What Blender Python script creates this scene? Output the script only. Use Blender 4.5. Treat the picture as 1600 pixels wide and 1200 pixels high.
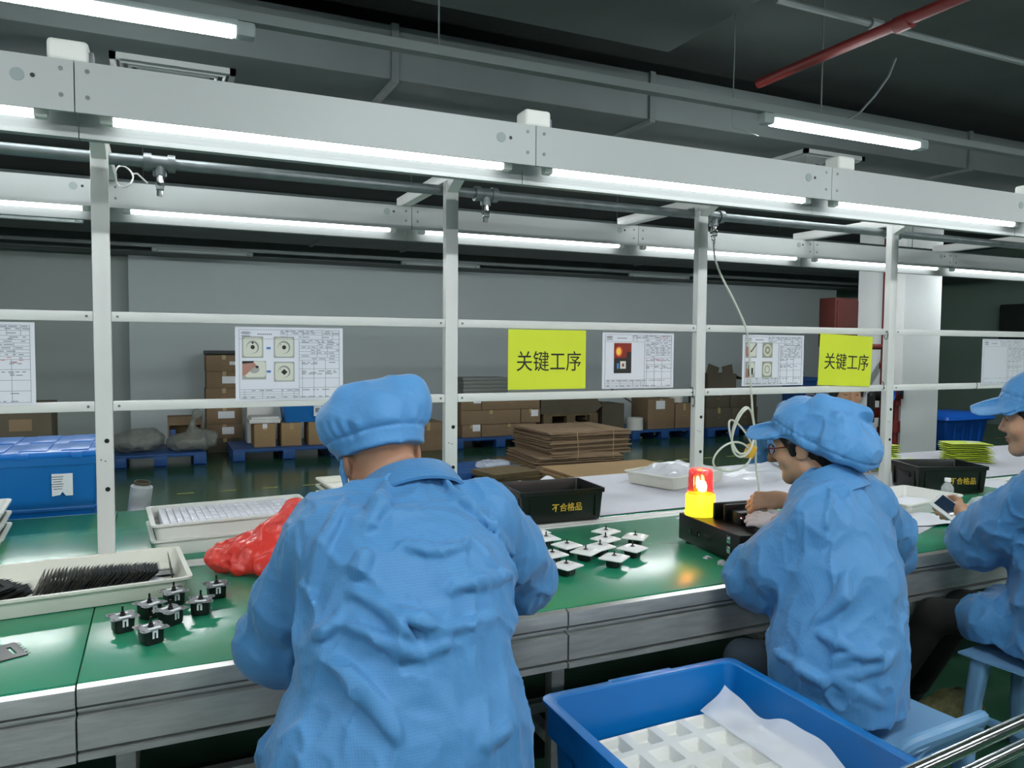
import bpy, bmesh, math, random
import numpy as np
from mathutils import Vector, Matrix

for o in list(bpy.data.objects):
    bpy.data.objects.remove(o)
SC = bpy.context.scene
COL = SC.collection
PI = math.pi

# ------------------------------------------------------------------ camera, world, exposure
cam = bpy.data.cameras.new('camera')
cam.sensor_fit = 'HORIZONTAL'
cam.sensor_width = 36.0
cam.lens = 36.0 * 1197.84 / 1600.0
cam.clip_start = 0.02
cam.clip_end = 100
CAM = bpy.data.objects.new('camera', cam)
COL.objects.link(CAM)
_p, _y, _r = math.radians(3.0007), math.radians(65.3219), math.radians(-0.4655)
_f = Vector((math.cos(_y)*math.cos(_p), math.sin(_y)*math.cos(_p), -math.sin(_p)))
_rt = Vector((math.sin(_y), -math.cos(_y), 0))
_dn = _f.cross(_rt)
_x = math.cos(_r)*_rt + math.sin(_r)*_dn
_d = -math.sin(_r)*_rt + math.cos(_r)*_dn
CAM.matrix_world = Matrix(((_x.x, -_d.x, -_f.x, 0), (_x.y, -_d.y, -_f.y, 0), (_x.z, -_d.z, -_f.z, 1.57), (0, 0, 0, 1)))
SC.camera = CAM

world = bpy.data.worlds.new('world')
world.use_nodes = True
world.node_tree.nodes['Background'].inputs[0].default_value = (0.62, 0.72, 0.75, 1)
world.node_tree.nodes['Background'].inputs[1].default_value = 0.05
SC.world = world
SC.view_settings.view_transform = 'Standard'
SC.view_settings.look = 'None'
SC.view_settings.exposure = 0.0
SC.view_settings.gamma = 1.0
SC.view_settings.use_curve_mapping = False
try:
    SC.cycles.use_denoising = True
    SC.cycles.sample_clamp_indirect = 6.0
except Exception:
    pass
TUBE_POWER = 4.8       # emission of the tubes in the bench lighting trays
BATTEN_POWER = 50.0     # emission of the ceiling LED battens
FAR_POWER = 160.0         # emission of the added hidden batten row and the rows behind the workers

# ------------------------------------------------------------------ helpers
def srgb(*c):
    if len(c) == 1:
        h = c[0]
        c = (int(h[0:2], 16), int(h[2:4], 16), int(h[4:6], 16))
    return tuple(((v/255)/12.92 if v/255 <= .04045 else ((v/255+.055)/1.055)**2.4) for v in c)

def mat(name, col, rough=.5, metal=0., spec=.5, var=0., vscale=6., bump=0., bscale=60., emit=0., alpha=1., trans=0.,
        sss=0., col2=None, coat=0., stretch=None, detail=3.):
    m = bpy.data.materials.new(name)
    m.use_nodes = True
    nt = m.node_tree
    b = nt.nodes['Principled BSDF']
    c = srgb(col) if isinstance(col, str) else col
    b.inputs['Base Color'].default_value = (*c, 1)
    b.inputs['Roughness'].default_value = rough
    b.inputs['Metallic'].default_value = metal
    b.inputs['Specular IOR Level'].default_value = spec
    b.inputs['Alpha'].default_value = alpha
    b.inputs['Transmission Weight'].default_value = trans
    b.inputs['Coat Weight'].default_value = coat
    if sss:
        b.inputs['Subsurface Weight'].default_value = sss
        b.inputs['Subsurface Radius'].default_value = (.012, .004, .002)
    if emit:
        b.inputs['Emission Color'].default_value = (*c, 1)
        b.inputs['Emission Strength'].default_value = emit
    if var or bump:
        tc = nt.nodes.new('ShaderNodeTexCoord')
        mp = nt.nodes.new('ShaderNodeMapping')
        nt.links.new(tc.outputs['Object'], mp.inputs[0])
        if stretch:
            mp.inputs['Scale'].default_value = stretch
    if var:
        n = nt.nodes.new('ShaderNodeTexNoise')
        n.inputs['Scale'].default_value = vscale
        n.inputs['Detail'].default_value = detail
        nt.links.new(mp.outputs[0], n.inputs['Vector'])
        r = nt.nodes.new('ShaderNodeValToRGB')
        r.color_ramp.elements[0].position = .3
        r.color_ramp.elements[1].position = .7
        c2 = (srgb(col2) if isinstance(col2, str) else col2) if col2 else tuple(v*(1-var) for v in c)
        r.color_ramp.elements[0].color = (*c2, 1)
        r.color_ramp.elements[1].color = (*c, 1)
        nt.links.new(n.outputs['Fac'], r.inputs[0])
        nt.links.new(r.outputs[0], b.inputs['Base Color'])
    if bump:
        n2 = nt.nodes.new('ShaderNodeTexNoise')
        n2.inputs['Scale'].default_value = bscale
        n2.inputs['Detail'].default_value = detail
        nt.links.new(mp.outputs[0], n2.inputs['Vector'])
        bp = nt.nodes.new('ShaderNodeBump')
        bp.inputs['Strength'].default_value = bump
        bp.inputs['Distance'].default_value = .02
        nt.links.new(n2.outputs['Fac'], bp.inputs['Height'])
        nt.links.new(bp.outputs[0], b.inputs['Normal'])
    return m

class MB:
    """collects shapes; build() links them as one mesh object"""
    def __init__(self):
        self.v, self.f, self.m = [], [], []
    def add(self, vs, fs, mi=0):
        o = len(self.v)
        self.v.extend([tuple(p) for p in vs])
        self.f.extend([tuple(i+o for i in q) for q in fs])
        self.m.extend([mi]*len(fs))
        return self
    def box(self, c, s, rot=None, bevel=0., mi=0, seg=2):
        hx, hy, hz = s[0]/2, s[1]/2, s[2]/2
        R = rot.to_3x3() if isinstance(rot, Matrix) else (Matrix.Rotation(rot, 3, 'Z') if rot else None)
        if bevel > 0:
            bm = bmesh.new()
            bmesh.ops.create_cube(bm, size=1)
            for v in bm.verts:
                v.co = Vector((v.co.x*s[0], v.co.y*s[1], v.co.z*s[2]))
            bmesh.ops.bevel(bm, geom=list(bm.edges), offset=bevel, segments=seg, affect='EDGES', profile=.5)
            bm.verts.index_update()
            vs = [v.co.copy() for v in bm.verts]
            fs = [[v.index for v in f.verts] for f in bm.faces]
            bm.free()
        else:
            vs = [Vector((x, y, z)) for x in (-hx, hx) for y in (-hy, hy) for z in (-hz, hz)]
            fs = [(0, 1, 3, 2), (4, 6, 7, 5), (0, 4, 5, 1), (2, 3, 7, 6), (0, 2, 6, 4), (1, 5, 7, 3)]
        c = Vector(c)
        return self.add([(R @ v if R else v) + c for v in vs], fs, mi)
    def box2(self, a, b, bevel=0., mi=0):
        return self.box([(a[i]+b[i])/2 for i in range(3)], [abs(b[i]-a[i]) for i in range(3)], None, bevel, mi)
    def cyl(self, p0, p1, r0, r1=None, n=16, mi=0, cap=True):
        r1 = r0 if r1 is None else r1
        p0, p1 = Vector(p0), Vector(p1)
        d = (p1-p0).normalized()
        a = d.orthogonal().normalized()
        b = d.cross(a)
        vs, fs = [], []
        for p, r in ((p0, r0), (p1, r1)):
            for i in range(n):
                t = 2*PI*i/n
                vs.append(p + a*(r*math.cos(t)) + b*(r*math.sin(t)))
        for i in range(n):
            j = (i+1) % n
            fs.append((i, j, n+j, n+i))
        if cap:
            fs.append(tuple(range(n-1, -1, -1)))
            fs.append(tuple(range(n, 2*n)))
        return self.add(vs, fs, mi)
    def tube(self, pts, r, n=8, mi=0, closed=False):
        pts = [Vector(p) for p in pts]
        N = len(pts)
        rs = r if isinstance(r, (list, tuple)) else [r]*N
        vs, fs = [], []
        up = None
        for i, p in enumerate(pts):
            d = (pts[(i+1) % N] - pts[i-1]) if (closed or 0 < i < N-1) else (pts[1]-pts[0] if i == 0 else pts[-1]-pts[-2])
            d.normalize()
            if up is None:
                up = d.orthogonal().normalized()
            else:
                up = (up - d*up.dot(d))
                up = up.normalized() if up.length > 1e-6 else d.orthogonal().normalized()
            b = d.cross(up)
            for k in range(n):
                t = 2*PI*k/n
                vs.append(p + up*(rs[i]*math.cos(t)) + b*(rs[i]*math.sin(t)))
        for i in range(N if closed else N-1):
            for k in range(n):
                a, b2 = i*n+k, i*n+(k+1) % n
                j = (i+1) % N
                fs.append((a, b2, j*n+(k+1) % n, j*n+k))
        if not closed:
            fs.append(tuple(range(n-1, -1, -1)))
            fs.append(tuple(range((N-1)*n, N*n)))
        return self.add(vs, fs, mi)
    def loft(self, rings, cap0=True, cap1=True, mi=0, closed=True):
        n = len(rings[0])
        vs = [p for r in rings for p in r]
        fs = []
        for i in range(len(rings)-1):
            for k in range(n if closed else n-1):
                fs.append((i*n+k, i*n+(k+1) % n, (i+1)*n+(k+1) % n, (i+1)*n+k))
        if cap0:
            fs.append(tuple(range(n-1, -1, -1)))
        if cap1:
            fs.append(tuple(range((len(rings)-1)*n, len(rings)*n)))
        return self.add(vs, fs, mi)
    def lathe(self, prof, n=24, c=(0, 0, 0), mi=0, cap0=True, cap1=True):
        rings = [[(c[0]+r*math.cos(2*PI*i/n), c[1]+r*math.sin(2*PI*i/n), c[2]+z) for i in range(n)] for r, z in prof]
        return self.loft(rings, cap0, cap1, mi)
    def prism(self, poly, z0, z1, M=None, mi=0):
        vs = [Vector((x, y, z0)) for x, y in poly] + [Vector((x, y, z1)) for x, y in poly]
        if M is not None:
            vs = [M @ v for v in vs]
        n = len(poly)
        fs = [tuple(range(n-1, -1, -1)), tuple(range(n, 2*n))] + [(i, (i+1) % n, n+(i+1) % n, n+i) for i in range(n)]
        return self.add(vs, fs, mi)
    def sheet(self, fn, nu, nv, mi=0, thick=0.):
        vs = [Vector(fn(i/nu, j/nv)) for i in range(nu+1) for j in range(nv+1)]
        w = nv+1
        fs = [(i*w+j, (i+1)*w+j, (i+1)*w+j+1, i*w+j+1) for i in range(nu) for j in range(nv)]
        if thick:
            N = len(vs)
            vs2 = vs + [v - Vector((0, 0, thick)) for v in vs]
            fs2 = fs + [tuple(N+k for k in reversed(f)) for f in fs]
            edge = [(i*w, (i+1)*w) for i in range(nu)] + [((i+1)*w+nv, i*w+nv) for i in range(nu)]
            edge += [(j+1, j) for j in range(nv)] + [(nu*w+j, nu*w+j+1) for j in range(nv)]
            fs2 += [(b, a, a+N, b+N) for a, b in edge]
            return self.add(vs2, fs2, mi)
        return self.add(vs, fs, mi)
    def build(self, name, mats, parent=None, smooth=35, label=None):
        me = bpy.data.meshes.new(name)
        me.from_pydata([tuple(v) for v in self.v], [], self.f)
        for m in (mats if isinstance(mats, (list, tuple)) else [mats]):
            me.materials.append(m)
        if any(self.m):
            me.polygons.foreach_set('material_index', self.m)
        if smooth:
            me.polygons.foreach_set('use_smooth', [True]*len(me.polygons))
            try:
                me.set_sharp_from_angle(angle=math.radians(smooth))
            except Exception:
                pass
        me.validate()
        me.update()
        return link(name, me, parent, label)

def link(name, me, parent=None, label=None):
    o = bpy.data.objects.new(name, me)
    COL.objects.link(o)
    if parent is not None:
        o.parent = parent
    if label:
        o['label'] = label
    return o

def rr(hw, hd, r, z, n=4, cx=0., cy=0.):
    """rounded rectangle ring"""
    out = []
    for qx, qy, a0 in ((1, 1, 0), (-1, 1, 90), (-1, -1, 180), (1, -1, 270)):
        for i in range(n+1):
            a = math.radians(a0 + 90*i/n)
            out.append((cx+qx*(hw-r)+r*math.cos(a), cy+qy*(hd-r)+r*math.sin(a), z))
    return out

def thing(name, label, cat, loc=(0, 0, 0), rotz=0., group=None):
    o = bpy.data.objects.new(name, None)
    o.empty_display_size = .05
    COL.objects.link(o)
    o.location = loc
    o.rotation_euler = (0, 0, rotz)
    o['label'], o['category'] = label, cat
    if group:
        o['group'] = group
    return o

def tag(o, label, cat, group=None, kind=None):
    o['label'], o['category'] = label, cat
    if group:
        o['group'] = group
    if kind:
        o['kind'] = kind
    return o

def struct(o):
    o['kind'] = 'structure'
    return o

def dup(o, loc=None, rotz=None, label=None, rot=None, parent=None):
    c = o.copy()
    COL.objects.link(c)
    if loc is not None:
        c.location = loc
    if rotz is not None:
        c.rotation_euler = (0, 0, rotz)
    if rot is not None:
        c.rotation_euler = rot
    if label:
        c['label'] = label
    if parent is not None:
        c.parent = parent
    for ch in [k for k in bpy.data.objects if k.parent == o]:
        dup(ch, parent=c)
    return c

def text_mesh(name, s, size, depth, m, parent, M, bold=0., xs=1.):
    cu = bpy.data.curves.new(name, 'FONT')
    cu.body = s
    cu.size = size
    cu.extrude = depth
    cu.offset = bold
    cu.align_x = 'CENTER'
    cu.align_y = 'CENTER'
    cu.resolution_u = 4
    t = bpy.data.objects.new(name, cu)
    COL.objects.link(t)
    bpy.context.view_layer.update()
    me = bpy.data.meshes.new_from_object(t.evaluated_get(bpy.context.evaluated_depsgraph_get()))
    bpy.data.objects.remove(t)
    co = np.zeros(len(me.vertices)*3, dtype=np.float32)
    me.vertices.foreach_get('co', co)
    co = co.reshape(-1, 3)
    mid = (co.max(0)+co.min(0))/2
    for v in me.vertices:
        q = Vector((v.co.x-mid[0], v.co.y-mid[1], v.co.z))
        v.co = M @ Vector((q.x*xs, q.y, q.z))
    me.materials.clear()
    me.materials.append(m)
    return link(name, me, parent)

ORD = ['first', 'second', 'third', 'fourth', 'fifth', 'sixth', 'seventh', 'eighth', 'ninth', 'tenth', 'eleventh', 'twelfth',
       'thirteenth', 'fourteenth', 'fifteenth', 'sixteenth', 'seventeenth', 'eighteenth', 'nineteenth', 'twentieth',
       'twenty-first', 'twenty-second', 'twenty-third', 'twenty-fourth', 'twenty-fifth', 'twenty-sixth', 'twenty-seventh',
       'twenty-eighth', 'twenty-ninth', 'thirtieth', 'thirty-first', 'thirty-second', 'thirty-third', 'thirty-fourth',
       'thirty-fifth', 'thirty-sixth', 'thirty-seventh', 'thirty-eighth', 'thirty-ninth', 'fortieth']
random.seed(7)
U = random.uniform

# ------------------------------------------------------------------ materials
M = {}
M['white_metal'] = mat('white_painted_metal', 'dcdcd8', .42, var=.06, vscale=4)
M['tray_metal'] = mat('light_tray_enamel', 'aeb2b0', .45, var=.05, vscale=2)
M['alu'] = mat('aluminium_profile', 'b9bcba', .42, .45, var=.25, vscale=9, stretch=(1, 6, 6), bump=.05, bscale=30)
M['alu_bright'] = mat('bright_aluminium_edge', 'd9d9d6', .3, .8, var=.12, vscale=25, stretch=(1, 8, 8))
M['grey_pipe'] = mat('galvanised_pipe', '8b9294', .45, .55, var=.25, vscale=14)
M['lamp_white'] = mat('lampholder_plastic', 'e4e4de', .5)
M['tube'] = mat('fluorescent_tube', (.93, .97, 1.), .4, emit=TUBE_POWER)
M['batten_lens'] = mat('led_batten_lens', (.92, .98, 1.), .4, emit=BATTEN_POWER)
M['far_lens'] = mat('bright_batten_lens', (.92, .98, 1.), .4, emit=FAR_POWER)
M['unlit_lens'] = mat('unlit_batten_lens', 'aab4b2', .5)
M['batten_body'] = mat('batten_body', '8d9896', .5)
M['ceiling'] = mat('dark_painted_ceiling', '59625f', .85, var=.3, vscale=1.2, bump=.2, bscale=20)
M['duct'] = mat('dark_painted_duct', '656d6c', .7, var=.2, vscale=1.5)
M['conduit'] = mat('grey_trunking', '6f7877', .5, .2)
M['red_pipe'] = mat('red_painted_pipe', '762420', .45, var=.25, vscale=8)
M['red_dark'] = mat('dark_red_cabinet', '5a2822', .5, var=.15, vscale=3)
M['rubber'] = mat('black_rubber', '151815', .6)
M['black'] = mat('black_plastic', '101312', .35, var=.2, vscale=8)
M['black_bin'] = mat('glossy_black_bin', '0b100c', .32, bump=.02, bscale=40)
M['dark_metal'] = mat('dark_steel', '2c302e', .45, .5)
M['steel'] = mat('switch_plate_steel', '7d8183', .45, .55, var=.3, vscale=40)
M['label_white'] = mat('paper_label', 'e9ebee', .7)
M['paper'] = mat('white_paper', 'e2e3ea', .75, var=.03, vscale=5)
M['paper2'] = mat('white_cover_paper', 'dcdbe4', .7, var=.05, vscale=3, bump=.1, bscale=6)
M['print'] = mat('print_grey', '8f929a', .8)
M['print_red'] = mat('print_red', 'd88a92', .8)
M['print_dark'] = mat('print_dark', '33363c', .8)
M['print_blue'] = mat('print_blue_arrow', '4f78b8', .8)
M['yellow_sign'] = mat('fluorescent_yellow_sheet', 'dbe62f', .6, var=.03, vscale=5)
M['ink'] = mat('sign_ink', '20231c', .7)
M['ylw_ink'] = mat('yellow_bin_paint', 'd6b33a', .6, var=.35, vscale=60)
M['white_plastic'] = mat('white_plastic_tray', 'dfdfd9', .45, var=.05, vscale=4)
M['cream_plastic'] = mat('cream_plastic_tray', 'd9d8cb', .45, var=.06, vscale=4)
M['white_gloss'] = mat('white_gloss_plastic', 'f0f0ef', .22)
M['cover_white'] = mat('white_cover_plastic', 'e9e9f0', .35)
M['blue_crate'] = mat('blue_crate_plastic', '056cb6', .34, var=.12, vscale=3)
M['blue_lid'] = mat('blue_lid_plastic', '1478d2', .38, var=.1, vscale=3)
M['blue_pallet'] = mat('blue_pallet_plastic', '1d4f8c', .5, var=.2, vscale=4)
M['blue_bin'] = mat('blue_dustbin_plastic', '1560c8', .4, var=.12, vscale=3)
M['stool_blue'] = mat('light_blue_stool_plastic', '6f9cc2', .4, var=.05, vscale=4)
M['carton'] = mat('brown_carton', '8a7358', .8, var=.14, vscale=3)
M['carton_dark'] = mat('dark_carton', '5e5646', .85, var=.2, vscale=3)
M['carton_tan'] = mat('tan_carton', 'a2855f', .8, var=.1, vscale=3)
M['cardboard_edge'] = mat('flattened_cardboard', '927a60', .85, var=.25, vscale=30, stretch=(.3, .3, 6))
M['wood'] = mat('pallet_wood', '6b5c41', .8, var=.3, vscale=12)
M['tape'] = mat('packing_tape', 'b29a6e', .35)
M['film'] = mat('clear_plastic_film', 'e8edf2', .22, alpha=.32, bump=.3, bscale=30)
M['film_white'] = mat('milky_plastic_film', 'eef0f6', .3, alpha=.62, bump=.2, bscale=22)
M['bag_grey'] = mat('grey_plastic_bag', '8f948c', .3, alpha=.6, bump=.4, bscale=25)
M['red_bag'] = mat('red_plastic_bag', 'e83a30', .2, alpha=.8, bump=.5, bscale=26)
M['yellow_pack'] = mat('yellow_green_card', 'd9f038', .6, var=.05, vscale=6)
M['pack_dark'] = mat('olive_card_underside', '5c6238', .7, var=.2, vscale=10)
M['glass'] = mat('clear_bottle', 'f4f8f8', .05, alpha=.3)
M['chrome'] = mat('chrome_tube', 'dedede', .12, 1.)
M['straw'] = mat('woven_straw_sack', '6c6a42', .85, var=.45, vscale=45, bump=.6, bscale=70)
M['hose'] = mat('clear_air_hose', 'd9dccf', .25, alpha=.9)
M['yellow_tape'] = mat('yellow_tape', 'd9a62a', .5)
M['yellow_line'] = mat('yellow_floor_line', '9a9a4a', .6)
M['lamp_red'] = mat('red_beacon_dome', 'e8141c', .18, alpha=.62, coat=.5)
M['lamp_yel'] = mat('lit_yellow_beacon_base', (1., .70, .02), .4, emit=1.9)
M['bulb'] = mat('beacon_bulb', (1., .34, .08), .4, emit=110.)
M['screen'] = mat('dark_screen', '26384c', .12)
M['skin'] = mat('skin', 'c99f80', .5, sss=.12, var=.08, vscale=14, col2='bd8e70')
M['skin_man'] = mat('tanned_skin', 'a87c62', .5, sss=.1, var=.1, vscale=14)
M['hair'] = mat('black_hair', '14130f', .45, var=.4, vscale=30, stretch=(1, 1, .12), bump=.7, bscale=120)
M['glove'] = mat('white_knit_glove', 'd8cfd2', .8, bump=.25, bscale=260)
M['trousers'] = mat('black_trousers', '12140f', .85, var=.2, vscale=8)
M['navy'] = mat('dark_slate_trousers', '2b3640', .85, var=.2, vscale=8)
M['shoe'] = mat('dark_shoes', '1b1b1b', .6)
M['lip'] = mat('lips', 'a8605a', .5)
M['eye'] = mat('dark_eyes', '15110e', .2)
M['frame_red'] = mat('dark_red_spectacle_frame', '6a1f1f', .25)
M['lens'] = mat('spectacle_lens', 'eef2f4', .05, alpha=.25)
M['ac'] = mat('dark_wall_unit', '2b332f', .6)

def fabric(name, col, cell=.0055, rough=.62):
    """blue antistatic cloth with a fine woven grid"""
    m = bpy.data.materials.new(name)
    m.use_nodes = True
    nt = m.node_tree
    L = nt.links.new
    b = nt.nodes['Principled BSDF']
    b.inputs['Roughness'].default_value = rough
    b.inputs['Sheen Weight'].default_value = .15
    tc = nt.nodes.new('ShaderNodeTexCoord')
    sep = nt.nodes.new('ShaderNodeSeparateXYZ')
    L(tc.outputs['Object'], sep.inputs[0])
    def line(sock):
        a = nt.nodes.new('ShaderNodeMath'); a.operation = 'DIVIDE'; a.inputs[1].default_value = cell
        L(sock, a.inputs[0])
        f = nt.nodes.new('ShaderNodeMath'); f.operation = 'FRACT'
        L(a.outputs[0], f.inputs[0])
        g = nt.nodes.new('ShaderNodeMath'); g.operation = 'LESS_THAN'; g.inputs[1].default_value = .22
        L(f.outputs[0], g.inputs[0])
        return g.outputs[0]
    mx = nt.nodes.new('ShaderNodeMath'); mx.operation = 'MAXIMUM'
    L(line(sep.outputs[0]), mx.inputs[0])
    L(line(sep.outputs[2]), mx.inputs[1])
    n = nt.nodes.new('ShaderNodeTexNoise')
    n.inputs['Scale'].default_value = 5
    L(tc.outputs['Object'], n.inputs['Vector'])
    c = srgb(col)
    r = nt.nodes.new('ShaderNodeValToRGB')
    r.color_ramp.elements[0].color = (*[v*.9 for v in c], 1)
    r.color_ramp.elements[1].color = (*[min(1, v*1.06) for v in c], 1)
    L(n.outputs['Fac'], r.inputs[0])
    mix = nt.nodes.new('ShaderNodeMixRGB')
    mix.blend_type = 'MULTIPLY'
    mix.inputs[2].default_value = (.86, .88, .9, 1)
    L(r.outputs[0], mix.inputs[1])
    L(mx.outputs[0], mix.inputs[0])
    L(mix.outputs[0], b.inputs['Base Color'])
    n2 = nt.nodes.new('ShaderNodeTexNoise')
    n2.inputs['Scale'].default_value = 26
    n2.inputs['Detail'].default_value = 4
    L(tc.outputs['Object'], n2.inputs['Vector'])
    bp = nt.nodes.new('ShaderNodeBump')
    bp.inputs['Strength'].default_value = .35
    bp.inputs['Distance'].default_value = .012
    L(n2.outputs['Fac'], bp.inputs['Height'])
    L(bp.outputs[0], b.inputs['Normal'])
    return m
M['coat'] = fabric('blue_antistatic_cloth', '4685ba')
M['cap'] = fabric('blue_antistatic_cap_cloth', '4f90c8', .004)

def wet_floor():
    m = mat('dark_green_epoxy_floor', '2e5540', .16, var=.25, vscale=.8, bump=.03, bscale=3)
    return m
M['floor'] = wet_floor()
M['mat_green'] = mat('green_bench_mat', '1e8a6c', .26, var=.22, vscale=3.2, bump=.09, bscale=4.5, col2='358a5e')
M['wall'] = mat('grey_painted_wall', 'c2cbcb', .8, var=.06, vscale=.7)
M['wall_dull'] = mat('dull_grey_wall', 'a7b1ac', .8, var=.08, vscale=.7)
M['wall_dark'] = mat('dark_green_wall', '93ab9d', .8, var=.12, vscale=.8)
M['column'] = mat('white_painted_column', 'e9eceb', .7, var=.05, vscale=1.5)
# ------------------------------------------------------------------ the room
def slab(name, a, b, m):
    return struct(MB().box2(a, b).build(name, m, smooth=0))
slab('floor', (-8, -7, -.1), (18, 15.5, 0), M['floor'])
slab('ceiling', (-8, -7, 3.6), (18, 15.5, 3.7), M['ceiling'])
slab('wall_back', (-.39, 12.2, 0), (13.3, 12.4, 3.6), M['wall'])
slab('wall_back_recess', (13.1, 13.6, 0), (18, 13.8, 3.6), M['wall_dark'])
slab('wall_back_left', (-8, 12.45, 0), (-.3, 12.6, 3.6), M['wall_dull'])
slab('wall_left', (-8.1, -7, 0), (-8, 15.5, 3.6), M['wall'])
slab('wall_right', (15.6, -7, 0), (15.8, 13.7, 3.6), M['wall_dark'])
slab('wall_front', (-8, -7.1, 0), (18, -7, 3.6), M['wall'])
slab('column_white', (9.38, 7.42, 0), (10.13, 8.2, 3.6), M['column'])
slab('ceiling_beam_far', (-8, 11.6, 2.78), (15.6, 12.2, 3.6), M['duct'])
slab('ceiling_beam_middle', (-8, 5.6, 3.15), (15.6, 6.1, 3.6), M['ceiling'])
# wide main duct with its end edge over the bench, and the branch running along the bench
def duct(name, a, b, label, ribs=()):
    t = thing(name, label, 'air duct', ((a[0]+b[0])/2, (a[1]+b[1])/2, b[2]))
    ox, oy, oz = t.location
    MB().box2((a[0]-ox, a[1]-oy, a[2]-oz), (b[0]-ox, b[1]-oy, 0), .015).build('duct_body', M['duct'], t)
    for x in ribs:
        MB().box2((x-.02-ox, a[1]-.02-oy, a[2]-.02-oz), (x+.02-ox, b[1]+.02-oy, 0)).build('flange', M['duct'], t)
    return t
duct('air_duct', (-6, -5, 3.2), (2.61, 3.62, 3.5), 'wide dark ceiling duct ending above the lit bench, left of the red pipe')
duct('air_duct', (-6, 4.2, 3.02), (15, 5.5, 3.32), 'long dark duct along the ceiling carrying the two slatted air vents', (-1.5, 1.2, 2.9, 6.0))
duct('air_duct', (-7.5, 9.4, 2.86), (14.5, 10.5, 3.3), 'dark far duct running above the unlit battens near the back wall', (1.85, 3.1, 7.))
for nm, x0, y0, z0, lab in (('left', -.1, 4.4, 2.998, 'square white slatted air vent above the left end of the lit tray'),
                            ('right', 4.55, 4.28, 2.998, 'square white slatted air vent beside the short lit ceiling batten')):
    x0 = -.21 if nm == 'left' else 4.32
    t = thing('air_vent', lab, 'vent', (x0+.3, y0+.3, z0))
    b = MB()
    for a, c in (((-.3, -.3), (.3, -.27)), ((-.3, .27), (.3, .3)), ((-.3, -.3), (-.27, .3)), ((.27, -.3), (.3, .3))):
        b.box2((*a, -.01), (*c, .02))
    b.build('vent_frame', M['tray_metal'], t, 0)
    s = MB()
    for k in range(6):
        h = .25-.04*k
        for sx, sy in ((1, 0), (-1, 0), (0, 1), (0, -1)):
            if sx:
                s.box((sx*h, 0, -.004), (.012, 2*h, .02), Matrix.Rotation(sx*.6, 3, 'Y'))
            else:
                s.box((0, sy*h, -.004), (2*h, .012, .02), Matrix.Rotation(-sy*.6, 3, 'X'))
    s.build('louvre_slats', M['tray_metal'], t, 0)

def run(name, pts, r, m, label, cat, n=10, joints=(), jr=1.4):
    o = Vector(pts[0])
    t = thing(name, label, cat, o)
    MB().tube([Vector(p)-o for p in pts], r, n).build('pipe_run', m, t)
    for j in joints:
        j = Vector(j)-o
        d = (Vector(pts[1])-Vector(pts[0])).normalized()
        MB().cyl(j-d*.04, j+d*.04, r*jr, n=n).build('coupling', m, t)
    return t
run('sprinkler_pipe', [(3.2, 3.55, 3.1), (3.24, -4, 3.1)], .028, M['red_pipe'], 'red sprinkler pipe crossing the ceiling at upper right', 'pipe', 12, [(3.215, 2.6, 3.1), (3.225, 1.9, 3.1)])
run('conduit', [(-6, 2.835, 3.2-.0), (2.55, 2.835, 3.19)], .016, M['conduit'], 'thin grey conduit hidden along the wide ceiling duct', 'conduit') if False else None
run('conduit', [(2.65, 2.835, 3.19), (14, 2.85, 3.19)], .016, M['conduit'], 'thin grey conduit crossing over the red sprinkler pipe', 'conduit', 8, [(3.3, 2.835, 3.19)], 1.8)
run('power_cable', [(3.78, 3.1, 3.19), (3.775, 3.14, 3.1), (3.73, 3.19, 3.0), (3.64, 3.212, 2.9), (3.53, 3.216, 2.84), (3.44, 3.216, 2.815), (3.3, 3.216, 2.81), (3.26, 3.208, 2.808)],
    .007, M['conduit'], 'grey cable looping down from the conduit to the short lit batten', 'cable', 6)
run('hanging_wire', [(2.72, 3.2, 3.6), (2.72, 3.2, 3.1), (2.715, 3.2, 2.72), (2.72, 3.2, 2.7), (2.8, 3.2, 2.695), (2.9, 3.21, 2.68)], .003, M['conduit'],
    'thin wire hanging from the ceiling left of the short lit batten', 'wire', 5)
# lighting trunking and battens
def trunk(y, x0, x1, label, z=2.79):
    t = thing('lighting_trunking', label, 'trunking', ((x0+x1)/2, y, z))
    MB().box((0, 0, .02), (x1-x0, .05, .04)).build('trunking_channel', M['conduit'], t, 0)
    x = x0+.5
    while x < x1:
        MB().cyl((x-(x0+x1)/2, 0, .04), (x-(x0+x1)/2, 0, 3.1985-z if (y < 3.5 and -6 < x < 2.6) else 3.6-z), .004, n=6).build('hanger_rod', M['conduit'], t)
        x += 2.2
    return t
trunk(3.17, -6, 14, 'grey lighting trunking carrying the lit battens above the bench')
trunk(11.1, -7, 14.5, 'distant grey lighting trunking in front of the back wall')
trunk(8.8, -7, -.62, 'short grey trunking far back at the left edge')
trunk(6.8, -5, 14, 'trunking for the added batten row beyond the bench, hidden behind the rear light trays')
trunk(.4, -6, 14, 'lighting trunking behind the seated workers')
trunk(-2.6, -6, 14, 'lighting trunking furthest behind the seated workers')
def batten(x, y, label, lit=True, L=1.25, z=2.79, group='led ceiling battens'):
    t = thing('led_batten', label, 'ceiling light', (x, y, z), 0, group)
    def ring(xx, w, s=1.):
        return [(xx, w*math.cos(a), -.032+.032*s*math.sin(a)) for a in [2*PI*i/16 for i in range(16)]]
    body = MB().box((0, 0, -.012), (L-.12, .06, .024), None, .004)
    body.build('housing', M['batten_body'], t)
    MB().box((0, 0, -.04), (L-.14, .058, .036), None, .012).build('diffuser', M['unlit_lens'] if not lit else M['far_lens'] if lit == 2 else M['batten_lens'], t)
    for s in (-1, 1):
        MB().box((s*(L/2-.035), 0, -.03), (.075, .064, .058), None, .012).build('end_cap', M['batten_body'], t)
    return t
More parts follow.
